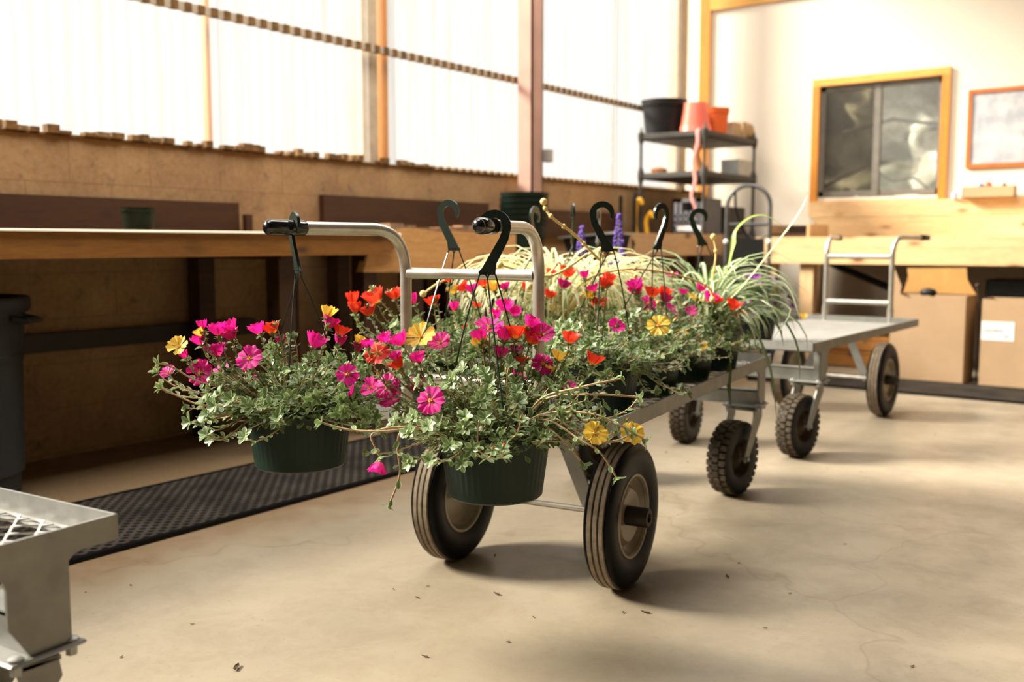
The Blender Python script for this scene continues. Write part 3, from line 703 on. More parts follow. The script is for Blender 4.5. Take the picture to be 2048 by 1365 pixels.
def flower_mesh(kind, c, seed):
    r_ = random.Random(seed * 7 + len(kind)); b = MB(); nu, nv = 8, 6
    for p in range(5):
        az = 2 * pi * p / 5 + r_.uniform(-.10, .10); ln = r_.uniform(.88, 1.06); tilt = r_.uniform(-.10, .12); ph = r_.uniform(0, 6); vs = []; fs = []; uv = []
        for i in range(nv + 1):
            v = i / nv
            for j in range(nu + 1):
                u = j / nu * 2 - 1; edge = 1 - .17 * abs(u) ** 3 - .13 * max(0, 1 - abs(u) * 2.6); rad = ln * v * (1 - (1 - edge) * v ** 2)
                ruf = .055 * sin(u * 8 + ph) * v ** 2
                if kind in 'os':
                    ha = R_(35) * (.55 + .50 * sin(pi * min(1, v * .66))); rr = rad; z = (.16 if kind == 'o' else .42) * v + (.20 if kind == 'o' else .10) * v * (1 - v) + 1.8 * tilt * v + 1.5 * ruf + .10 * (1 - u * u) * v * -1
                elif kind == 'c':
                    ha = R_(44); rr = .50 * sin(min(1.45, rad * 1.7)) + .04 * u * u + ruf * .8; z = rad * 1.05 + ruf
                else:
                    ha = R_(42); q = {'h': .72, 'd': .8}[kind]; rr = q * (rad ** .62) * (1 + tilt) + ruf * 1.2 + .05 * u * u; z = rad * .78 + ruf + .1 * v * v
                a_ = az + u * ha; vs.append((rr * cos(a_), rr * sin(a_), z + .012 * ((p * 2) % 5) * v)); uv.append((j / nu, v))
        for i in range(nv):
            for j in range(nu): q = i * (nu + 1) + j; fs.append((q, q + 1, q + nu + 2, q + nu + 1))
        b.add(vs, fs, 0, uv)
    for i in range(9):
        a = i * 2.4; q = .04 + .012 * i; b.ball((q * cos(a), q * sin(a), .13 + .02 * (i % 3)), .042, 5, 1)
    b.lathe([(0, -.12), (.12, -.08), (.16, .02), (.06, .12)], 8, ks=[2, 2, 2])
    return b.mesh('flower', [PC[c], M['stamen'], M['bud']], 'all', False)
FM = {}
def flower(c, kind, parent, p, n, size, seed):
    if kind == 'b':
        key = (c, 'b')
        if key not in FM:
            b = MB(); b.lathe([(0, -1), (.45, -.8), (.55, -.2), (.42, .3), (.30, .5)], 8, ks=[1] * 4); b.lathe([(.34, .35), (.40, .6), (.25, 1.1), (0, 1.35)], 8, ks=[0] * 3)
            FM[key] = b.mesh('flower_bud', [PC[c], M['bud']], 'all')
        me, nm = FM[key], 'flower_bud'
    else:
        key = (c, kind, seed % 3)
        if key not in FM: FM[key] = flower_mesh(kind, c, seed % 3 + 5)
        me, nm = FM[key], 'flower'
    q = V(n).normalized().to_track_quat('Z', 'Y').to_euler(); o = link(nm, me, parent, p, q); q2 = V(n).to_track_quat('Z', 'Y')
    from mathutils import Quaternion
    o.rotation_euler = (q2 @ Quaternion((0, 0, 1), seed * 1.7)).to_euler(); o.scale = (size,) * 3
    if nm == 'flower': o['label'] = {'M': 'magenta flower', 'O': 'orange-red flower', 'Y': 'yellow flower'}[c]
    return o
def bez(p0, p1, p2, p3, n=9):
    return [p0 * (1 - t) ** 3 + p1 * 3 * t * (1 - t) ** 2 + p2 * 3 * t * t * (1 - t) + p3 * t ** 3 for t in [i / n for i in range(n + 1)]]
def purslane(root, flowers, nfill, ninner, seed, rim, R=.27, H=.115, trails=(), sparse=1.0):
    r_ = random.Random(seed); o = V(root.location); lv = Cloud(LEAF); st = MB()
    up = V((0, 0, 1)); camd = V((0, 0, .95)) - o; camd.z = 0; camd.normalize()
    def leafy(pts, s0=.3, dens=.0135, L=.0200):
        ds = [0]
        for a, c in zip(pts, pts[1:]): ds.append(ds[-1] + (c - a).length)
        s = ds[-1] * s0
        while s < ds[-1]:
            i = max(k for k in range(len(ds)) if ds[k] <= s); i = min(i, len(pts) - 2); t_ = (s - ds[i]) / max(1e-6, ds[i + 1] - ds[i])
            p = pts[i].lerp(pts[i + 1], t_); d = (pts[i + 1] - pts[i]).normalized(); side = d.cross(up)
            if side.length < .1: side = V((1, 0, 0))
            side.normalize()
            for sg in (-1, 1):
                if r_.random() < .15: continue
                dd = side * sg * r_.uniform(.5, 1.2) + d * r_.uniform(.2, .9) + up * r_.uniform(-.6, .7); lv.add(p, dd, up + V((r_.uniform(-.5, .5), r_.uniform(-.5, .5), 0)), L * r_.uniform(.7, 1.15))
            s += dens * r_.uniform(.7, 1.4)
    def rosette(p, d, n=6, L=.0205):
        d = d.normalized(); a0 = r_.random() * 6; u = d.orthogonal().normalized(); w_ = d.cross(u)
        for i in range(n):
            a = a0 + 2 * pi * i / n; q = u * cos(a) + w_ * sin(a); lv.add(p, q + d * r_.uniform(.2, .9), d, L * r_.uniform(.75, 1.15))
    def stem(p3, d3, r0=.0019, s0=.35, arch=.5, trail=False):
        out = V((p3.x, p3.y, 0)); L = max(out.length, .02); od = out.normalized() if L > .03 else V((r_.uniform(-1, 1), r_.uniform(-1, 1), 0)).normalized()
        a = r_.uniform(-.5, .5); od2 = V((od.x * cos(a) - od.y * sin(a), od.x * sin(a) + od.y * cos(a), 0)); p0 = od2 * min(L * .3, .07) + V((0, 0, rim - .012))
        p1 = p0 + od2 * L * .35 + up * (.02 + .35 * max(0, p3.z - rim)); p2 = p3 - d3.normalized() * min(.08, L * .45 + .02)
        pts = bez(p0, p1, p2, p3, 9); st.tube(pts, [r0 * (1.25 - .5 * i / 9) for i in range(10)], 5, cap=False); leafy(pts, s0); return pts
    for k, (x, y, z, ck, sz) in enumerate(flowers):
        p = V((x, y, z)) - o; out = V((p.x, p.y, 0)); out = out.normalized() if out.length > .02 else camd; kd = ck[1]; jit = V((r_.uniform(-.3, .3), r_.uniform(-.3, .3), r_.uniform(-.1, .1)))
        n = {'c': up + out * .25, 'h': up * .9 + out * .35 + camd * .1, 's': up * .75 + out * .3 + camd * .55, 'o': camd * .9 + up * .55 + out * .2, 'd': -up * .8 + out * .3 + camd * .3, 'b': up * .6 + out * .6}[kd] + jit * .7
        n.normalize(); s_ = sz / 1000 * (1.12 if kd != 'b' else .72)
        if kd in 'hc': s_ *= 1.30
        flower(ck[0], kd, root, p, n, s_, k)
        if kd == 'd': continue
        base = p - n * s_ * (.12 if kd != 'b' else .9); stem(base, (n + up * .3), .0019, .35); rosette(base - n * .003, n, 6, .018)
    for i in range(nfill):
        a = r_.random() * 2 * pi; q = R * math.sqrt(r_.uniform(.05, 1)); q *= r_.uniform(.92, 1.12); h = H * (1 - (q / R) ** 2) if q < R else -.5 * (q - R)
        p3 = V((q * cos(a), q * sin(a), rim + h + r_.uniform(-.035, .03))); od = V((cos(a), sin(a), 0)); d3 = od * (.5 + q / R * .6) + up * r_.uniform(.1, 1.1)
        if r_.random() < .28 and q > R * .65: p3.z -= r_.uniform(.0, .07); d3 = od + up * .2
        stem(p3, d3, .0017, .3); rosette(p3, d3, 7)
        if r_.random() < .3: st.ball(tuple(p3 + d3.normalized() * .006), .0035, 6, 1, (1, 1, 1.5))
    for i in range(ninner):
        a = r_.random() * 2 * pi; q = .175 * math.sqrt(r_.random()); h = (H * .55) * (1 - (q / .2) ** 2) * r_.uniform(.1, 1.1); od = V((cos(a), sin(a), 0))
        lv.add((q * cos(a), q * sin(a), rim - .004 + h), od * r_.uniform(-.3, 1) + V((r_.uniform(-.8, .8), r_.uniform(-.8, .8), r_.uniform(-.1, .9))), up, .023 * r_.uniform(.75, 1.15))
    for i in range(int(ninner * .35)):      # skirt over the rim
        a = r_.random() * 2 * pi; q = r_.uniform(.115, .155); lv.add((q * cos(a), q * sin(a), rim + r_.uniform(-.028, .03)), V((cos(a), sin(a), r_.uniform(-1, .5))) + V((r_.uniform(-.7, .7), r_.uniform(-.7, .7), 0)), up, .021)
    for tr in trails:
        pts = [V(q) - o for q in tr[0]]; first = V((pts[0].x, pts[0].y, 0)).normalized() * .07 + V((0, 0, rim)); P = [first] + pts; S = []
        for i in range(len(P) - 1):
            a, b_, c, d = P[max(0, i - 1)], P[i], P[i + 1], P[min(len(P) - 1, i + 2)]
            for t_ in [k / 6 for k in range(6)]: S.append(.5 * ((2 * b_) + (c - a) * t_ + (2 * a - 5 * b_ + 4 * c - d) * t_ ** 2 + (3 * b_ - a - 3 * c + d) * t_ ** 3))
        S.append(P[-1]); st.tube(S, [.0021] * len(S), 6, cap=False); leafy(S, .25, tr[1]); d = (S[-1] - S[-3]); rosette(S[-1], d, tr[2], .020)
    lv.build('leaves', M['leaf'], root); st.build('stems', [M['stem'], M['bud']], root, 'all')
STRAP = blade_template(2, [.5, .8, 1, 1, .97, .9, .78, .55, .08], .5, 0)
def strap(b, pts, w_, k=0, prof=None, up=None):
    """curved strap leaf through points"""
    n = len(pts); vs = []; fs = []; uv = []
    for i, p in enumerate(pts):
        t = (pts[min(i + 1, n - 1)] - pts[max(i - 1, 0)]).normalized(); s = t.cross(up or V((0, 0, 1)))
        if s.length < .15: s = t.cross(V((1, .3, 0)))
        s.normalize(); nn = s.cross(t); q = i / (n - 1); ww = w_ * .5 * min(1, .45 + q * 3) * (1 - max(0, (q - .55) / .45) ** 1.6)
        ww = max(ww, .0006)
        vs += [p - s * ww + nn * ww * .5, p, p + s * ww + nn * ww * .5]; uv += [(0, q), (.5, q), (1, q)]
    for i in range(n - 1): a = 3 * i; fs += [(a, a + 1, a + 4, a + 3), (a + 1, a + 2, a + 5, a + 4)]
    b.add(vs, fs, k, uv)
def arch_leaf(b, r_, base, az, el, L, w_, k=0, droop=1.0, n=9):
    p = V(base); e = el; pts = [p.copy()]; az2 = az
    for i in range(n):
        pts.append(pts[-1] + V((cos(az2) * cos(e), sin(az2) * cos(e), sin(e))) * L / n); e -= droop * (.10 + .055 * i) * r_.uniform(.8, 1.2); az2 += r_.uniform(-.06, .06)
    strap(b, pts, w_, k)
def spider(root, rim, n, Lr, w_, mats, seed, el=(35, 85), droop=1.0, tufts=0, name='leaves'):
    r_ = random.Random(seed); b = MB()
    for i in range(n):
        az = r_.random() * 2 * pi; e = R_(r_.uniform(*el)); arch_leaf(b, r_, (cos(az) * .02 * r_.random(), sin(az) * .02 * r_.random(), rim - .01), az, e, r_.uniform(*Lr), w_ * r_.uniform(.7, 1.15), r_.randrange(len(mats)) if i % 3 == 0 else 0, droop)
    for i in range(tufts):
        a = r_.random() * 2 * pi; q = r_.uniform(.06, .24); c = (q * cos(a), q * sin(a), rim + r_.uniform(.02, .22) * (1 - q * 2.2))
        for j in range(9): arch_leaf(b, r_, c, r_.random() * 2 * pi, R_(r_.uniform(0, 80)), r_.uniform(.04, .11), w_ * .6, r_.randrange(len(mats)), 2.0, 6)
    me = b.mesh(name, mats, 'all', False); return link(name, me, root)
def smooth_path(P, k=6):
    P = [V(p) for p in P]; S = []
    for i in range(len(P) - 1):
        a, b_, c, d = P[max(0, i - 1)], P[i], P[i + 1], P[min(len(P) - 1, i + 2)]
        for t_ in [j / k for j in range(k)]: S.append(.5 * ((2 * b_) + (c - a) * t_ + (2 * a - 5 * b_ + 4 * c - d) * t_ ** 2 + (3 * b_ - a - 3 * c + d) * t_ ** 3))
    return S + [P[-1]]

FLOWERS = {'L': [(-1.907,1.366,0.751,'Mc',16),(-1.889,1.397,0.738,'Mh',23),(-1.869,1.419,0.747,'Mh',20),(-1.873,1.42,0.727,'Mh',20),(-1.913,1.364,0.719,'Mh',18),(-1.908,1.364,0.739,'Yh',15),(-1.935,1.322,0.715,'Ys',23),(-1.934,1.338,0.686,'Mc',14),(-1.956,1.305,0.656,'Ms',19),(-1.922,1.368,0.652,'Mo',29),(-1.897,1.397,0.688,'Mh',24),(-1.978,1.463,0.643,'Ms',21),(-1.781,1.396,0.692,'Mo',28),(-2.007,1.564,0.625,'Mh',23),(-1.837,1.473,0.739,'Mh',21),(-1.817,1.495,0.738,'Oh',20),(-1.807,1.517,0.709,'Mc',17),(-1.727,1.534,0.71,'Mh',26),(-1.722,1.611,0.704,'Mc',20),(-1.734,1.587,0.776,'Yh',20),(-1.734,1.59,0.751,'Mh',21),(-1.719,1.611,0.732,'Oh',19),(-1.567,1.491,0.664,'Mo',24),(-1.694,1.643,0.689,'Mc',18),(-1.814,1.494,0.765,'Mb',7),(-1.792,1.532,0.735,'Mb',7),(-2.029,1.62,0.599,'Ms',19),(-2.038,1.325,0.655,'Ob',8),(-2.044,1.335,0.62,'Ob',8),(-1.689,1.643,0.71,'Yh',16)],
'R': [(-1.512,1.531,0.71,'Oo',28),(-1.523,1.512,0.722,'Mh',15),(-1.499,1.544,0.734,'Mh',16),(-1.473,1.569,0.728,'Mh',21),(-1.445,1.598,0.744,'Ys',32),(-1.417,1.63,0.73,'Ms',24),(-1.332,1.697,0.761,'Ms',30),(-1.348,1.688,0.733,'Mh',20),(-1.349,1.692,0.719,'Yh',19),(-1.312,1.722,0.734,'Mh',20),(-1.288,1.733,0.738,'Oh',24),(-1.287,1.737,0.715,'Ms',17),(-1.264,1.756,0.727,'Oh',23),(-1.24,1.765,0.748,'Ms',29),(-1.263,1.749,0.765,'Mh',20),(-1.189,1.8,0.73,'Oh',19),(-1.326,1.719,0.697,'Mh',19),(-1.244,1.778,0.683,'Mo',25),(-1.215,1.795,0.689,'Yh',18),(-1.362,1.847,0.634,'Ms',24),(-1.149,1.83,0.682,'Oh',21),(-1.254,1.894,0.612,'Ms',21),(-1.237,1.787,0.66,'Yh',16),(-1.508,1.556,0.634,'Mo',31),(-1.507,1.566,0.605,'Ms',27),(-1.461,1.604,0.638,'Ms',23),(-1.321,1.488,0.629,'Mo',30),(-1.53,1.527,0.631,'Ms',22),(-1.614,1.542,0.601,'Mh',19),(-1.483,1.574,0.675,'Oh',20),(-1.489,1.565,0.693,'Mh',15),(-1.455,1.602,0.687,'Mh',18),(-1.3,1.317,0.537,'Md',21),(-1.025,1.646,0.572,'Yo',24),(-1.009,1.769,0.555,'Yo',24),(-1.287,1.746,0.68,'Oh',19),(-1.516,1.534,0.662,'Ob',8),(-1.212,1.546,0.644,'Ob',8),(-1.126,1.444,0.563,'Mb',7),(-1.113,1.461,0.567,'Mb',8),(-1.092,1.945,0.602,'Ob',8),(-1.114,1.854,0.658,'Mb',8),(-1.064,1.842,0.566,'Ob',8),(-1.127,1.537,0.61,'Mb',6),(-1.448,1.612,0.671,'Ob',7)],
'A': [(-1.973,1.904,0.78,'Oc',24),(-1.97,1.909,0.754,'Oc',24),(-1.944,1.941,0.75,'Oh',24),(-1.927,1.952,0.785,'Oh',29),(-1.893,1.991,0.794,'Oh',24),(-1.947,1.929,0.777,'Mb',10),(-1.856,2.029,0.78,'Mc',21),(-1.904,1.973,0.82,'Mb',8),(-1.937,1.937,0.826,'Ob',8),(-1.822,2.067,0.774,'Oh',21),(-1.833,2.169,0.753,'Mc',19),(-1.729,2.142,0.769,'Oh',13),(-1.891,2.316,0.674,'Oh',21),(-1.819,2.065,0.794,'Ob',10),(-1.687,1.87,0.704,'Ob',9)],
'B': [(-1.978,2.32,0.831,'Oh',17),(-1.969,2.335,0.793,'Yh',20),(-1.948,2.359,0.802,'Oh',22),(-1.927,2.373,0.796,'Mh',22),(-1.9,2.396,0.816,'Oh',23),(-1.877,2.418,0.802,'Yh',27),(-1.761,2.322,0.748,'Mh',25),(-1.802,2.474,0.805,'Oh',17),(-1.848,2.44,0.805,'Mh',19),(-1.742,2.516,0.779,'Oh',20),(-1.817,2.628,0.719,'Yh',25),(-1.723,2.318,0.738,'Mh',19),(-1.702,2.537,0.81,'Mh',22),(-1.688,2.539,0.845,'Oh',25),(-1.735,2.511,0.846,'Oh',20),(-1.752,2.263,0.725,'Mc',21)],
'P': [(-1.407,2.323,0.844,'Oh',18),(-1.42,2.317,0.826,'Oh',22),(-1.442,2.306,0.815,'Mh',19),(-1.434,2.318,0.77,'Oh',22),(-1.3,2.188,0.735,'Ms',22),(-1.265,2.201,0.725,'Ob',9),(-1.48,2.285,0.778,'Mb',8),(-1.452,2.302,0.795,'Yh',18),(-1.458,2.285,0.851,'Mc',17),(-1.338,2.053,0.685,'Ob',8)],
'Q': [(-1.506,2.652,0.808,'Mh',25),(-1.502,2.659,0.791,'Mh',25),(-1.501,2.725,0.762,'Mo',27),(-1.466,2.679,0.784,'Oh',25),(-1.432,2.697,0.769,'Mh',22),(-1.431,2.699,0.787,'Oh',22),(-1.466,2.805,0.737,'Ms',26),(-1.343,2.499,0.715,'Yo',32),(-1.325,2.564,0.728,'Ob',12),(-1.631,2.744,0.728,'Mb',8),(-1.406,2.544,0.749,'Ob',9),(-1.465,2.532,0.752,'Mb',9)],
'S': [(-1.56,2.992,0.84,'Ms',19),(-1.531,3.019,0.775,'Mh',17),(-1.48,3.04,0.788,'Mh',20),(-1.532,3.109,0.752,'Ys',30),(-1.431,3.009,0.755,'Mh',25),(-1.417,3.025,0.75,'Oh',23),(-1.602,3.172,0.722,'Mh',18),(-1.424,2.867,0.732,'Ms',18),(-1.387,2.734,0.652,'Yh',22),(-1.336,2.762,0.617,'Yh',22),(-1.306,2.784,0.617,'Ob',12),(-1.373,3.068,0.728,'Oh',27),(-1.413,3.209,0.689,'Oh',26),(-1.342,2.761,0.643,'Ob',11),(-1.3,2.819,0.657,'Ob',11),(-1.394,2.719,0.623,'Ob',9)]}

def basket(name, loc, label, group=None, cat='plant'):
    o = empty(name, loc, 0, label, cat, group); link('pot', POT, o); link('soil', SOIL, o); return o
G1 = 'purslane baskets'
camyaw = R_(36.8)
# the two baskets hung on the handles
o = basket('hanging_basket', (-1.303, 1.679, .398), 'green basket of magenta, orange and yellow purslane hanging in front from the right-hand handle', G1)
hanger(o, (0.0, 0, .589), R_(30), 1, .142, phase=R_(200))
purslane(o, FLOWERS['R'], 115, 900, 3, .142, .27, .155, trails=[
 ([(-1.348, 1.516, .562), (-1.369, 1.464, .57), (-1.381, 1.451, .542), (-1.38, 1.456, .473), (-1.394, 1.438, .411)], .034, 4),
 ([(-1.332, 1.529, .573), (-1.367, 1.415, .573), (-1.425, 1.36, .577), (-1.47, 1.328, .591)], .035, 6),
 ([(-1.385, 1.464, .571), (-1.43, 1.429, .558), (-1.425, 1.43, .53), (-1.416, 1.434, .512)], .03, 4),
 ([(-1.146, 1.646, .587), (-1.053, 1.636, .557), (-1.014, 1.65, .534), (-.985, 1.665, .485)], .035, 6),
 ([(-1.165, 1.655, .573), (-1.093, 1.642, .546), (-1.062, 1.66, .503)], .03, 6),
 ([(-1.157, 1.663, .593), (-1.042, 1.656, .555), (-1.001, 1.686, .553), (-.976, 1.707, .567)], .035, 6),
 ([(-1.247, 1.557, .588), (-1.225, 1.521, .565), (-1.217, 1.522, .53), (-1.199, 1.537, .535)], .018, 6),
 ([(-1.168, 1.659, .625), (-1.075, 1.669, .658), (-1.011, 1.72, .675)], .03, 6),
 ([(-1.159, 1.665, .625), (-1.05, 1.687, .643), (-.98, 1.738, .638)], .03, 6),
 ([(-1.154, 1.64, .597), (-1.037, 1.666, .606), (-.953, 1.723, .555)], .02, 6)])
o = basket('hanging_basket', (-1.757, 1.517, .433), 'green basket of mostly magenta purslane hanging at left from the splayed handle', G1)
hanger(o, (-.003, 0.0, .554), R_(-23), -1, .142, phase=R_(65))
purslane(o, FLOWERS['L'], 98, 820, 5, .142, .25, .125, trails=[
 ([(-1.825, 1.414, .593), (-1.855, 1.328, .588), (-1.911, 1.29, .612), (-1.937, 1.272, .626)], .03, 7),
 ([(-1.835, 1.409, .616), (-1.884, 1.338, .637), (-1.936, 1.303, .671), (-1.961, 1.285, .679)], .028, 7),
 ([(-1.68, 1.481, .564), (-1.721, 1.43, .601), (-1.759, 1.377, .599), (-1.813, 1.338, .615)], .02, 6)])
# baskets standing on the cart
ON = [('A', (.20, .19), 'purslane basket on the cart just behind the left handle post, orange-red flowers at left', (.0, .0, .548), R_(10), -1, 0),
      ('B', (.56, .19), 'purslane basket on the cart seen between the handle posts, under cream spider leaves', (.03, .09, .545), R_(100), -1, 0),
      ('P', (.36, -.185), 'purslane basket on the cart right of the right handle post, next to the green hook', (-.02, .06, .545), R_(35), -1, 1),
      ('Q', (.72, -.185), 'purslane basket mid-cart with large yellow bloom facing the camera', (.05, .02, .55), R_(80), 1, 2),
      ('S', (1.07, -.185), 'purslane basket on the cart in front of the green-and-white spider plant, red bloom far right', None, 0, 1, 3)]
for k, (x, y), lab, hc, yaw, mir, sd_ in ON:
    o = basket('flower_basket', cpt(x, y), lab, G1)
    if hc: hanger(o, hc, yaw, mir, .142, phase=sd_ * .7 + .4, m='hook')
    purslane(o, FLOWERS[k], 80, 600, 20 + sd_, .142, .27, .11)
# spider plants
G2 = 'spider plants on the loaded cart'
c1 = basket('spider_plant', cpt(.92, .19), 'bleached cream spider plant with straw-yellow runners, middle of the loaded cart', G2)
spider(c1, .142, 210, (.40, .62), .012, [M['cream'], M['strap']], 31, (60, 89), 1.15, 34)
hanger(c1, (.04, .02, .565), R_(-50), 1, .142, phase=.3)
c2 = basket('spider_plant', cpt(1.26, .19), 'pale spider plant behind the bleached one, far left side of the loaded cart', G2)
spider(c2, .142, 180, (.36, .58), .013, [M['cream'], M['strap']], 33, (58, 89), 1.15, 20)
hanger(c2, (.01, -.02, .565), R_(110), 1, .142, phase=1.3)
c3 = basket('spider_plant', cpt(1.42, -.185), 'green-and-white spider plant with long arching leaves at the far right end of the loaded cart', G2)
spider(c3, .142, 110, (.28, .50), .023, [M['strap'], M['darkstrap']], 35, (35, 88), .85, 0)
hanger(c3, (-.07, .05, .56), R_(37), -1, .142, phase=.9)
def runners(root, name, paths, r, m):
    b = MB(); o = V(root.location)
    for P in paths:
        S = [p - o for p in smooth_path(P)]; b.tube(S, [r * (1 - .3 * i / len(S)) for i in range(len(S))], 6)
        for i in range(4, len(S), 5): b.ball(tuple(S[i]), r * 1.9, 6)
        b.ball(tuple(S[-1]), r * 2.6, 8)
    return b.build(name, M[m], root, 'all')
runners(c1, 'runner_stems', [[(-1.562, 2.531, .90), (-1.598, 2.447, .976), (-1.62, 2.374, 1.019), (-1.642, 2.36, 1.048), (-1.649, 2.358, 1.072)],
  [(-1.565, 2.465, .92), (-1.599, 2.37, .867), (-1.616, 2.294, .859), (-1.679, 2.188, .891)], [cpt(.92, .19, .66), (-1.62, 2.62, .87), (-1.562, 2.531, .93)], [cpt(.92, .19, .66), (-1.686, 2.613, .821), (-1.562, 2.649, .869), (-1.473, 2.778, .86), (-1.413, 2.942, .816), (-1.391, 2.953, .768)],
  [cpt(.92, .19, .66), (-1.60, 2.70, .86), (-1.50, 2.72, .80), (-1.42, 2.74, .70)], [cpt(.92, .19, .66), (-1.95, 2.55, .83), (-2.0, 2.35, .84), (-1.98, 2.2, .80)], [cpt(.92, .19, .66), (-1.75, 2.60, .88), (-1.66, 2.40, .86), (-1.62, 2.25, .83)]], .0042, 'runner')
runners(c3, 'runner_stems', [[(-1.588, 3.30, .64), (-1.487, 3.13, .756), (-1.482, 3.143, .825), (-1.477, 3.157, .912), (-1.488, 3.157, .974)]], .0045, 'runner')
b = MB(); o3 = V(c3.location)
def sp(P, w_, k): strap(b, [p - o3 for p in smooth_path(P, 4)], w_, k)
sp([(-1.60, 3.05, .62), (-1.42, 3.116, .742), (-1.264, 3.198, .963), (-1.206, 3.256, 1.081), (-1.203, 3.268, 1.161)], .014, 0)
sp([(-1.588, 3.339, .64), (-1.519, 3.375, .891), (-1.51, 3.394, .992), (-1.472, 3.429, 1.043), (-1.428, 3.462, 1.052), (-1.375, 3.498, 1.019)], .022, 1)
for P in ([(-1.588, 3.3, .64), (-1.439, 3.158, .687), (-1.306, 3.141, .762), (-1.186, 3.102, .735), (-1.187, 2.965, .647)], [(-1.588, 3.3, .64), (-1.452, 3.148, .687), (-1.328, 3.114, .678), (-1.226, 3.048, .54), (-1.183, 3.0, .402)],
          [(-1.588, 3.3, .64), (-1.487, 3.182, .666), (-1.399, 3.115, .606), (-1.378, 3.054, .493), (-1.368, 3.051, .41)], [(-1.588, 3.3, .64), (-1.452, 3.148, .687), (-1.291, 3.15, .745), (-1.167, 3.104, .637), (-1.128, 3.055, .514)],
          [(-1.588, 3.3, .64), (-1.44, 3.19, .66), (-1.385, 3.09, .58), (-1.372, 3.06, .45), (-1.36, 3.05, .40)]): sp(P, .012, 2)
for P in ([(-1.588, 3.3, .64), (-1.532, 3.23, .822), (-1.38, 3.225, .877), (-1.257, 3.189, .854), (-1.154, 3.195, .781)], [(-1.588, 3.3, .64), (-1.531, 3.229, .804), (-1.377, 3.221, .825), (-1.241, 3.196, .812), (-1.158, 3.119, .703)],
          [(-1.588, 3.3, .64), (-1.52, 3.2, .80), (-1.36, 3.19, .86), (-1.23, 3.16, .83), (-1.16, 3.14, .74)]): sp(P, .013, 3)
link('long_leaves', b.mesh('long_leaves', [M['cream'], M['lime'], M['darkstrap'], M['strap']], 'all', False), c3)
# salvia with violet spikes at the far end of the cart
sv = empty('salvia_pot', cpt(1.585, .205), 0, 'potted salvia with two violet flower spikes above the spider plants', 'plant')
link('pot', pot_mesh(.085, .065, .12, 'pot', False), sv)
b = MB(); lv = Cloud(LEAF); r_ = random.Random(2); fl = MB(); o = V(sv.location)
for (x, y, z0, z1) in ((-2.165, 3.66, .94, 1.075), (-2.18, 3.39, .905, 1.02), (-2.10, 3.58, .86, .93), (-2.05, 3.40, .82, .88)):
    F1 = MB(); top = V((x, y, z1)) - o; bot = V((x, y, z0)) - o; P = smooth_path([(0, 0, .10), (bot.x * .6, bot.y * .6, bot.z * .55), tuple(bot), tuple(top)]); b.tube(P, .0022, 5)
    for i in range(95):
        q = r_.random(); p = bot.lerp(top, q); a = r_.random() * 6.28; rr = .022 * (1 - q * .75); F1.ball((p.x + rr * cos(a), p.y + rr * sin(a), p.z + r_.uniform(-.004, .004)), .0062, 5)
    F1.build('flower_spike', M['purple'], sv, 'all')
    for i in range(26): q = r_.random(); p = P[int(q * (len(P) - 8))]; a = r_.random() * 6.28; lv.add(p, (cos(a), sin(a), .2), (0, 0, 1), .05, .035)
for i in range(60): a = r_.random() * 6.28; q = r_.random() * .09; lv.add((q * cos(a), q * sin(a), .12 + r_.random() * .15), (cos(a), sin(a), .3), (0, 0, 1), .05, .035)
b.build('stems', M['bud'], sv, 'all'); lv.build('leaves', M['green'], sv)
# violet petunia on the empty cart's near end
pt = empty('petunia_pot', (-1.85, 4.385, .487), 0, 'potted violet petunia standing on the near end of the empty cart', 'plant'); link('pot', pot_mesh(.11, .085, .13, 'black', False), pt)
lv = Cloud(LEAF); fl = MB(); r_ = random.Random(9)
for i in range(700):
    a = r_.random() * 6.28; e = r_.random() * 1.5; q = r_.uniform(.08, .17); lv.add((q * cos(a) * cos(e), q * sin(a) * cos(e), .13 + q * sin(e) * 1.1), (cos(a), sin(a), r_.uniform(-.3, .8)), (0, 0, 1), .03)
for i in range(44):
    a = r_.random() * 6.28; e = r_.random() * 1.4; q = .175; p = V((q * cos(a) * cos(e), q * sin(a) * cos(e), .13 + q * sin(e) * 1.1)); fl.m = Matrix.Translation(p) @ (p - V((0, 0, .1))).to_track_quat('Z', 'Y').to_matrix().to_4x4()
    fl.lathe([(.003, -.006), (.006, 0), (.016, .010), (.021, .010)], 10)
lv.build('leaves', M['green'], pt); fl.build('blossoms', M['violet'], pt, 'all')
o = empty('fallen_bloom', (-2.108, 5.73, .487), 0, 'wilted yellow bloom lying on the empty cart deck', 'flower')
flower('Y', 'h', o, (0, 0, .016), (.3, -.5, 1), .03, 1); del o.children[0]['label']

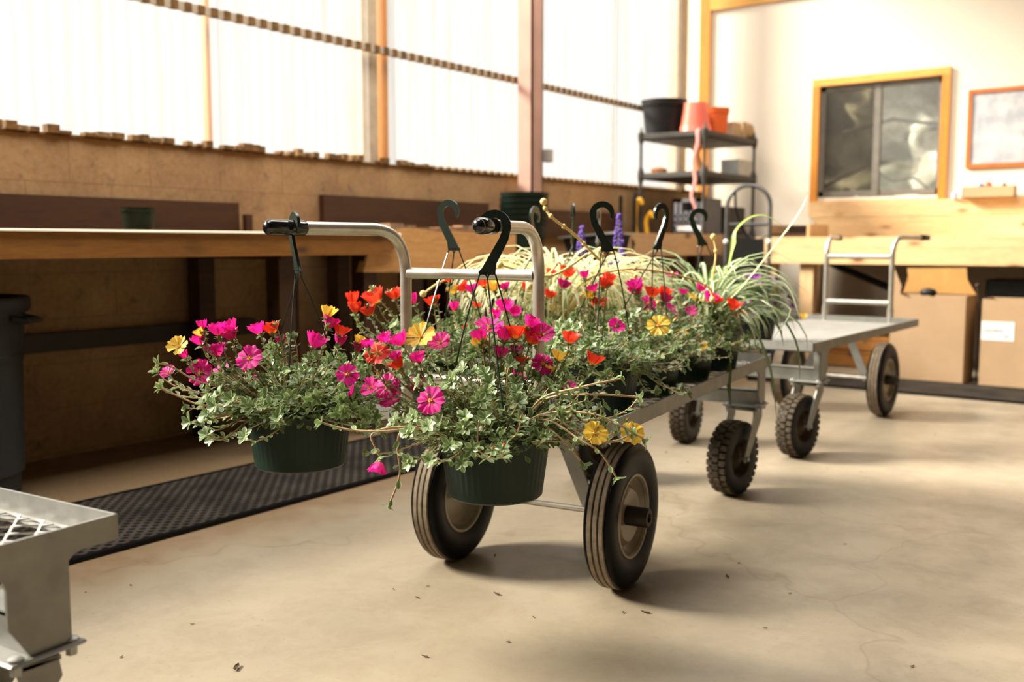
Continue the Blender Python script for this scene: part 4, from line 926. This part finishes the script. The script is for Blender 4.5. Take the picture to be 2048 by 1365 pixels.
# ---------------------------------------------------------------- small things around the room
def simple_pot(name, loc, r1, r0, h, m, label, cat='pot', tilt=None, group=None, rings=0):
    b = MB(); prof = [(0, 0), (r0, 0)]
    prof += [(r0 + (r1 - r0) * .8, h * .8), (r1 * 1.0, h * .80), (r1 * 1.02, h * .83), (r1 * 1.02, h * .97), (r1 * 1.06, h), (r1 * .98, h), (r1 * .94, h * .8), (r0 * .9, .01), (0, .01)]
    b.lathe(prof, 40); o = b.build(name, M[m], None, True, label=label, cat=cat, group=group); o.location = loc
    if tilt: o.rotation_euler = tilt
    return o
simple_pot('flower_pot', (-3.6, 2.29, 1.001), .068, .056, .094, 'pot', 'small green pot standing alone on the near left workbench')
for i in range(6):
    b = MB(); r0, r1, h = .125, .158, .20
    b.lathe([(0, 0), (r0, 0), (r1 - .008, h * .84), (r1 - .003, h * .85), (r1, h * .88), (r1, h - .006), (r1 + .004, h), (r1 - .005, h), (r1 - .012, h * .84), (r0 - .005, .006), (0, .006)], 40)
    o = b.build('nursery_pot', M['pot'], None, True, cat='pot', group='nested dark green pots', label=('lowest' if i == 0 else 'topmost' if i == 5 else ('second', 'third', 'fourth', 'fifth')[i - 1]) + (' pot' if i in (0, 5) else ' pot from the bottom') + ' of the nested dark green stack before the steel column')
    o.location = (-3.80 + .002 * i, 5.20, .897 + i * .0365)
tb = empty('plastic_tub', (-3.45, 5.55, .897), R_(0), 'black rectangular tub with light grey rim on the low plank shelf', 'tub')
tb.rotation_euler = (R_(-3), R_(-4), 0)
b = MB(); b.prism([(-.17, 0), (.17, 0), (.20, .10), (-.20, .10)], 'xz', -.10, .10); b.build('tub_body', M['black'], tb)
b = MB(); 
for q in ((-.22, .22, -.13, -.105), (-.22, .22, .105, .13), (-.22, -.195, -.105, .105), (.195, .22, -.105, .105)): b.box(q[0], q[1], q[2], q[3], .098, .108)
b.build('tub_rim', M['zinc'], tb)
o = simple_pot('flower_pot', (-3.47, 6.0, .945), .045, .03, .09, 'pot', 'small dark green pot lying on its side on the low shelf by the pale rail', tilt=(R_(90), 0, R_(28)))
# trash can under the bench
tc = empty('trash_can', (-3.80, 1.62, 0), 0, 'large grey plastic trash can under the near left bench', 'trash can')
b = MB(); b.lathe([(0, 0), (.215, 0), (.22, .02), (.245, .52), (.25, .52), (.252, .54), (.248, .545), (.262, .70), (.262, .70)], 48); b.build('can_body', M['bin'], tc, True)
b = MB(); b.lathe([(.262, .70), (.275, .70), (.282, .715), (.282, .745), (.275, .755), (.262, .755), (.252, .70), (.235, .1), (0, .02)], 48); b.build('can_rim', M['bin'], tc, True)
for a in (40, 220):
    b = MB(); p = V((cos(R_(a)), sin(R_(a)), 0)); q = V((-p.y, p.x, 0)); b.tube([tuple(p * .262 + q * .05 + V((0, 0, .68))), tuple(p * .31 + q * .05 + V((0, 0, .67))), tuple(p * .31 - q * .05 + V((0, 0, .67))), tuple(p * .262 - q * .05 + V((0, 0, .68)))], .012, 8); b.build('can_handle', M['bin'], tc, True)
# plastic shelving rack
rk = empty('plastic_shelf_rack', (-3.76, 7.665, 0), 0, 'charcoal plastic shelving rack in the corner by the glazing', 'shelf rack')
for z in (1.845, 1.527, 1.03, .62, .20):
    b = MB(); b.box(-.30, .30, -.50, .50, z - .045, z, ch=.006); b.box(-.27, .27, -.47, .47, z - .055, z - .044)
    for i in range(9): b.box(-.285, .285, -.46 + i * .11, -.45 + i * .11, z - .001, z + .003)
    b.build('shelf', M['rack'], rk, True)
for sx in (-1, 1):
    for sy in (-1, 1):
        b = MB(); b.lathe([(.016, 0), (.024, .14), (.024, .18), (.015, .24), (.014, .50), (.024, .56), (.024, .60), (.015, .68), (.014, .92), (.026, .98), (.026, 1.03), (.015, 1.10), (.013, 1.42), (.026, 1.48), (.028, 1.53), (.013, 1.58), (.012, 1.76), (.026, 1.80), (.028, 1.85), (.010, 1.87), (.006, 1.90), (0, 1.90)], 16, c=(sx * .285, sy * .485, 0)); b.build('post', M['rack'], rk, True)
simple_pot('nursery_pot', (-3.965, 7.42, 1.849), .185, .155, .285, 'black', 'large black nursery pot on top of the rack')
o = simple_pot('flower_pot', (-3.665, 7.40, 2.105), .125, .095, .235, 'redpot', 'pale red pot upside down on top of the rack', tilt=(pi, 0, 0)); o.location.z = 2.088
simple_pot('flower_pot', (-3.60, 7.66, 1.849), .10, .08, .22, 'orangepot', 'orange-red pot tucked behind the pale red pot on the rack')
box('carton', M['card'], (-3.68, -3.50, 7.78, 7.93, 1.849, 1.965), label='pale carton on top of the rack beside the red pot', cat='carton')
box('carton', M['card'], (-3.66, -3.50, 7.96, 8.04, 1.849, 1.985), label='narrow carton between the pale carton and brown bag', cat='carton')
b = MB(); b.lathe([(0, 0), (.10, 0), (.115, .05), (.10, .12), (.06, .15), (.02, .16)], 12, ripple=lambda a, h: .12 * sin(3 * a + h * 20)); o = b.build('paper_bag', M['bag'], None, 'all', label='crumpled brown bag at the right end of the rack top', cat='bag'); o.location = (-3.60, 8.16, 1.849)
b = MB(); b.lathe([(0, 0), (.06, 0), (.05, .02), (.012, .14), (.02, .17), (.045, .21), (.045, .215)], 14); o = b.build('terracotta_cone', M['terra'], None, True, label='terracotta hourglass-shaped cone on the middle rack shelf', cat='ornament'); o.location = (-3.60, 7.32, 1.531)
b = MB(); b.lathe([(0, 0), (.06, .0), (.07, .03), (.03, .045), (0, .04)], 12); o = b.build('clay_dish', M['terra'], None, True, label='small clay dish near the left rack post, middle shelf', cat='dish'); o.location = (-3.93, 7.28, 1.531)
b = MB(); b.prism([(-.13, 0), (.13, 0), (.14, .13), (-.14, .13)], 'yz', -.08, .08); o = b.build('metal_bin', M['zinc'], label='grey metal bin on the middle rack shelf, right side', cat='bin'); o.location = (-3.56, 7.98, 1.531)
b = MB(); P = smooth_path([(-3.53, 7.20, 1.852), (-3.53, 7.155, 1.845), (-3.525, 7.150, 1.74), (-3.56, 7.150, 1.60), (-3.54, 7.150, 1.45), (-3.57, 7.150, 1.33), (-3.535, 7.150, 1.22), (-3.56, 7.150, 1.10)]); strap(b, P, .032, 0, up=V((0, 1, 0))); link('plastic_ribbon', b.mesh('plastic_ribbon', M['pink'], 'all', False), None, label='faded pink ribbon dangling down the front of the rack', cat='ribbon')
mc = empty('milk_crate', (-3.62, 7.36, 1.033), 0, 'grey perforated crate on the rack below the middle shelf', 'crate')
b = MB()
for x in (-.145, .135): b.box(x, x + .01, -.15, .15, 0, .28)
for y in (-.15, .14):
    for z in (0, .05, .10, .15): b.box(-.145, .145, y, y + .01, z, z + .03)
    b.box(-.145, -.06, y, y + .01, .18, .28); b.box(.06, .145, y, y + .01, .18, .28); b.box(-.145, .145, y, y + .01, .25, .28)
    for i in range(7): b.box(-.145 + i * .046, -.13 + i * .046, y, y + .01, 0, .25 if not 2 <= i <= 4 else .18)
b.box(-.14, .14, -.14, .14, 0, .01); b.build('crate_wall', M['crate'], mc); box('crate_label', M['paper'], (-.10, .11, -.154, -.1505, .02, .06), mc, label='pale label strip')
box('storage_bin', M['black'], (-3.80, -3.50, 7.62, 8.05, 1.033, 1.26), ch=.01, label='black storage bin on the rack right of the grey crate', cat='bin')
for i, (x, z1, m_) in enumerate(((-4.03, 1.31, 'yellow'), (-3.93, 1.20, 'yellow'))):
    b = MB(); b.tube(smooth_path([(x, 7.10, 1.021), (x - .015, 7.10, 1.12), (x, 7.10, z1 - .03), (x + .03, 7.10, z1), (x + .05, 7.10, z1 - .04)]), .017, 8); b.build('yellow_hose', M[m_], None, True, label=('taller yellow curved hose end left of the rack', 'shorter yellow hose end beside the taller one')[i], cat='hose')
for i, (x, z1) in enumerate(((-4.12, 1.34), (-3.99, 1.36))):
    b = MB(); b.tube([(x, 6.99, 1.021), (x, 6.99, z1)], .016, 8); b.build('tool_handle', M['black'], None, True, label=('dark tool handle standing at the far left behind the yellow hose', 'dark tool handle standing right behind the yellow hose')[i], cat='tool')
# hand truck
ht = empty('hand_truck', (-2.91, 6.75, 0), R_(12), 'dark metal hand truck with hooped handle in front of the rack', 'hand truck')
b = MB(); hp = [(-.155, -.02, .16)] + [(-.155, -.0, 1.2)] + [(-.155 * cos(a), 0, 1.22 + .15 * sin(a)) for a in np.linspace(0, pi, 13)] + [(.155, 0, 1.2), (.155, -.02, .16)]
b.tube(hp, .0145, 12); 
for z in (1.09, .75, .42): b.tube([(-.155, 0, z), (.155, 0, z)], .012, 10)
b.build('frame', M['dark_metal'], ht, True)
b = MB(); b.tube(smooth_path([(-.10, .01, 1.32), (-.09, .02, 1.18), (-.02, .03, 1.02), (.07, .02, .98), (.15, .0, 1.02)]), .009, 8); b.build('brake_cable', M['black'], ht, True)
b = MB(); b.box(-.18, .18, -.22, -.03, .012, .02); b.box(-.18, .18, -.035, -.027, .012, .16); b.build('toe_plate', M['black'], ht)
b = MB(); b.box(-.12, .12, -.02, .0, .2, .98); b.build('back_plate', M['black'], ht)
for s in (-1, 1):
    b = MB(); b.m = Matrix.Rotation(pi / 2, 4, 'Z'); b.lathe([(0, -.025), (.06, -.025), (.10, -.03), (.125, -.02), (.128, 0), (.125, .02), (.10, .03), (.06, .025), (0, .025)], 32, 'y', (0, 0, 0)); w_ = b.build('wheel', M['tyre'], ht, True); w_.location = (s * .2, .06, .129)
    b = MB(); b.ball((s * .155, -.018, .965), .019, 10); b.build('bolt_cap', M['paper'], ht, 'all', label='white cap')
# under and on the back bench
def carton(name, x0, x1, y0, y1, z1, label, torn=0):
    o = empty(name, ((x0 + x1) / 2, (y0 + y1) / 2, .0), 0, label, 'carton'); hx, hy = (x1 - x0) / 2, (y1 - y0) / 2; b = MB(); t = .006
    top = [(-hx, z1)] + [(-hx + 2 * hx * i / 8, z1 - (torn * (.5 + .5 * sin(i * 1.3)) if 1 < i < 7 else 0)) for i in range(1, 8)] + [(hx, z1)]
    b.prism([(-hx, .0), (hx, .0)] + top[::-1], 'xz', -hy, -hy + t); b.box(-hx, hx, hy - t, hy, .0, z1); b.box(-hx, -hx + t, -hy + t, hy - t, .0, z1); b.box(hx - t, hx, -hy + t, hy - t, .0, z1); b.box(-hx + t, hx - t, -hy + t, hy - t, 0, t)
    b.build('carton_body', M['card'], o); return o, hx, hy
o, hx, hy = carton('cardboard_carton', -1.97, -1.485, 7.05, 7.36, .60, 'tall torn cardboard carton under the back bench, left of the labelled one', .03)
b = MB(); pts = [(-hx, .60), (-hx + .03, .72), (-hx + .02, .775), (hx - .07, .782), (hx - .06, .70), (hx, .60)]
b.prism(pts, 'xz', hy - .012, hy - .006); b.build('back_flap', M['card_in'], o, label='raised darker inner flap')
b = MB(); b.prism([(-hx, .60), (-hx, .775), (-hx + .01, .775), (-hx + .06, .66), (-hx + .05, .57)], 'xz', -hy + .02, -hy + .026); b.build('side_flap', M['card'], o)
b = MB(); b.ball((-.01, -hy + .05, .615), .042, 8, sz=(1.4, .6, .8)); b.build('packing_bundle', M['black'], o, 'all')
o, hx, hy = carton('cardboard_carton', -1.385, -.92, 7.05, 7.36, .585, 'cardboard carton with white shipping label under the back bench, right edge', .015)
lb_ = box('shipping_label', M['paper'], (-hx + .002, -hx + .20, -hy - .002, -hy - .0002, .314, .440), o, label='white label')
b = MB()
r_ = random.Random(4); x = -hx + .02
while x < -hx + .13: w_ = r_.uniform(.006, .014); b.box(x, x + w_, -hy - .0028, -hy - .0019, .372, .386); x += w_ + .004
b.box(-hx + .145, -hx + .163, -hy - .0028, -hy - .0019, .335, .350); b.build('label_print', M['ink'], lb_)
b = MB(); b.tube([(-1.43, 7.2, .012), (-1.425, 7.16, .5), (-1.435, 7.13, .66)], .007, 8); b.ball((-1.435, 7.13, .67), .016, 8); b.build('garden_stake', M['rust'], None, True, label='thin stake with round tip between the two cartons', cat='stake')
box('dark_bin', M['black'], (-1.46, -.4, 7.52, 7.9, 0, .70), ch=.01, label='black bin in shadow behind the cartons', cat='bin')
for i, (x0, x1, z0, z1) in enumerate(((-2.70, -2.02, 0.0, .13), (-2.66, -2.06, .13, .24))):
    b = MB()
    for k in range(3): b.box(x0, x1, 7.56 + k * .14, 7.56 + k * .14 + .12, z1 - .02, z1)
    for x in (x0, (x0 + x1) / 2 - .02, x1 - .04): b.box(x, x + .04, 7.56, 7.96, z0, z1 - .02)
    b.box(x0, x1, 7.555, 7.562, z0 + .01, z1 - .025)
    b.build('wooden_pallet', M['bench'], label=('lower brown slatted pallet under the back bench', 'upper brown slatted pallet under the back bench')[i], cat='pallet')
o = empty('wooden_tray', (-2.90, 7.72, 1.001), 0, 'small wooden tray with dark inside on the left end of the back bench', 'tray')
b = MB(); b.box(-.17, -.15, -.22, .22, 0, .10); b.build('end_board', M['pine_z'], o); b = MB(); b.box(.15, .17, -.22, .22, 0, .10); b.build('end_board', M['pine_z'], o)
b = MB(); b.box(-.15, .15, .19, .21, 0, .10); b.box(-.15, .15, -.21, -.19, 0, .03); b.box(-.15, .15, -.19, .19, 0, .01); b.build('tray_body', M['dark_wood'], o)
o = empty('open_box', (-1.66, 8.50, 1.314), 0, 'small open cardboard box of oddments on the backsplash ledge under the map', 'box')
b = MB(); hx, hy = .19, .045
b.box(-hx, hx, -hy, -hy + .004, 0, .085); b.box(-hx, hx, hy - .004, hy, 0, .085); b.box(-hx, -hx + .004, -hy, hy, 0, .085); b.box(hx - .004, hx, -hy, hy, 0, .085); b.box(-hx, hx, -hy, hy, 0, .004); b.build('box_wall', M['card'], o)
for n_, m_, x, r, lab in (('blue_cap', 'blue', -.06, .020, 'blue round cap sticking out of the small open box'), ('red_ball', 'redpot', -.01, .032, 'red ball sticking out of the small open box'), ('green_cap', 'pot', .11, .016, 'dark green cap sticking out of the small open box')):
    b = MB(); b.ball((0, 0, 0), r, 10); b.tube([(0, 0, -.088 + (.0 if r < .03 else .0)), (0, 0, 0)], r * .6, 8); q = b.build(n_, M[m_], None, 'all', label=lab, cat='oddment'); q.location = (-1.66 + x, 8.50, 1.407)
b = MB(); b.lathe([(0, 0), (.022, 0), (.025, .045), (.021, .045), (.018, .006), (0, .006)], 16); o = b.build('lilac_cup', M['lilac'], None, True, label='tiny lilac cup on the ledge between window and open box', cat='cup'); o.location = (-1.915, 8.52, 1.314)
b = MB(); b.prism([(0, 0), (.06, 0), (.065, .01), (.02, .10), (.0, .12)], 'xz', -.015, .015); o = b.build('white_bottle', M['paper'], None, label='white spray-top bottle on the ledge behind the open box corner', cat='bottle'); o.location = (-1.875, 8.555, 1.314)
b = MB(); b.ball((0, 0, .07), .08, 10, sz=(1.3, 1, .85)); o = b.build('yellow_bundle', M['yellow'], None, 'all', label='yellow crumpled bundle below the back bench beside its left leg', cat='bundle'); o.location = (-2.86, 8.1, .245)
box('dark_tote', M['black'], (-2.92, -2.72, 7.98, 8.25, 0, .246), ch=.01, label='low black tote under the left end of the back bench', cat='tote')
# dried leaf bits on the floor
LABS = ['curled two-lobed leaf scrap near the bottom edge left of centre', 'small scrap by the bare cart corner, just off the mat', 'tiny scrap beside the bottom-left cart leg', 'pale-centred scrap between and in front of the two ribbed wheels', 'scrap shaped like a sliver right below the near ribbed wheel', 'round crumb left of the sliver below the near ribbed wheel', 'small crumb just below and left of the near ribbed wheel', 'thin scrap below the far ribbed wheel', 'crumb above the thin scrap below the far ribbed wheel', 'crumb left of the thin scrap below the far ribbed wheel', 'long scrap on the floor right of the near ribbed wheel', 'crumb behind the long scrap right of the near ribbed wheel', 'scrap on open floor well right of the near ribbed wheel', 'scrap lower right of the near ribbed wheel on open floor', 'scrap nearest the bottom right corner', 'crumb on the floor at bottom centre', 'faint smudged scrap at the bottom left of centre', 'scrap behind the near ribbed wheel toward the casters', 'dusty scrap close to the shadow of the far ribbed wheel', 'crumb below the near caster of the loaded cart', 'scrap left of the knobby caster of the loaded cart', 'crumb right of the bottom-left cart leg', 'crumb between the bottom-left cart and the curled scrap', 'scrap on the floor right of the empty cart']
spots = [(-1.762, 1.323, 22), (-2.439, 1.485, 8), (-2.023, 1.201, 8), (-1.579, 2.041, 16), (-1.189, 2.165, 16), (-1.236, 2.131, 9), (-1.403, 1.967, 7), (-1.735, 1.892, 10), (-1.771, 1.975, 8), (-1.831, 1.901, 7), (-1.136, 2.548, 15), (-1.159, 2.679, 9), (-.943, 2.526, 7), (-.902, 2.253, 8), (-.549, 2.24, 9), (-1.361, 1.803, 8), (-1.464, 1.622, 12), (-2.071, 3.942, 11), (-1.788, 2.303, 9), (-.966, 3.054, 7), (-1.903, 3.824, 8), (-2.488, 1.38, 6), (-2.06, 1.418, 8), (-1.195, 5.126, 11)]
r_ = random.Random(12); DM = []
for k in range(4):
    b = MB(); n = 7; vs = []; 
    for i in range(n): q = i / (n - 1); w_ = .22 * sin(pi * min(.96, q + .06)) * r_.uniform(.7, 1.2); zz = .06 + .25 * abs(q - .5) * r_.random(); vs += [(q - .5, -w_, zz + .05), (q - .5, 0, zz - .04), (q - .5, w_, zz + .06)]
    b.add(vs, [f for i in range(n - 1) for f in ((3 * i, 3 * i + 1, 3 * i + 4, 3 * i + 3), (3 * i + 1, 3 * i + 2, 3 * i + 5, 3 * i + 4))]); DM.append(b.mesh('dried_leaf', M['debris'], 'all', False))
for i, (x, y, s) in enumerate(spots):
    o = link('dried_leaf', DM[i % 4], None, (x, y, .001), (0, 0, r_.random() * 6), 'dried leaf bit: ' + LABS[i], 'leaf scrap', 'dried leaf scraps on the floor'); o.scale = (s / 1000 * 1.5,) * 3
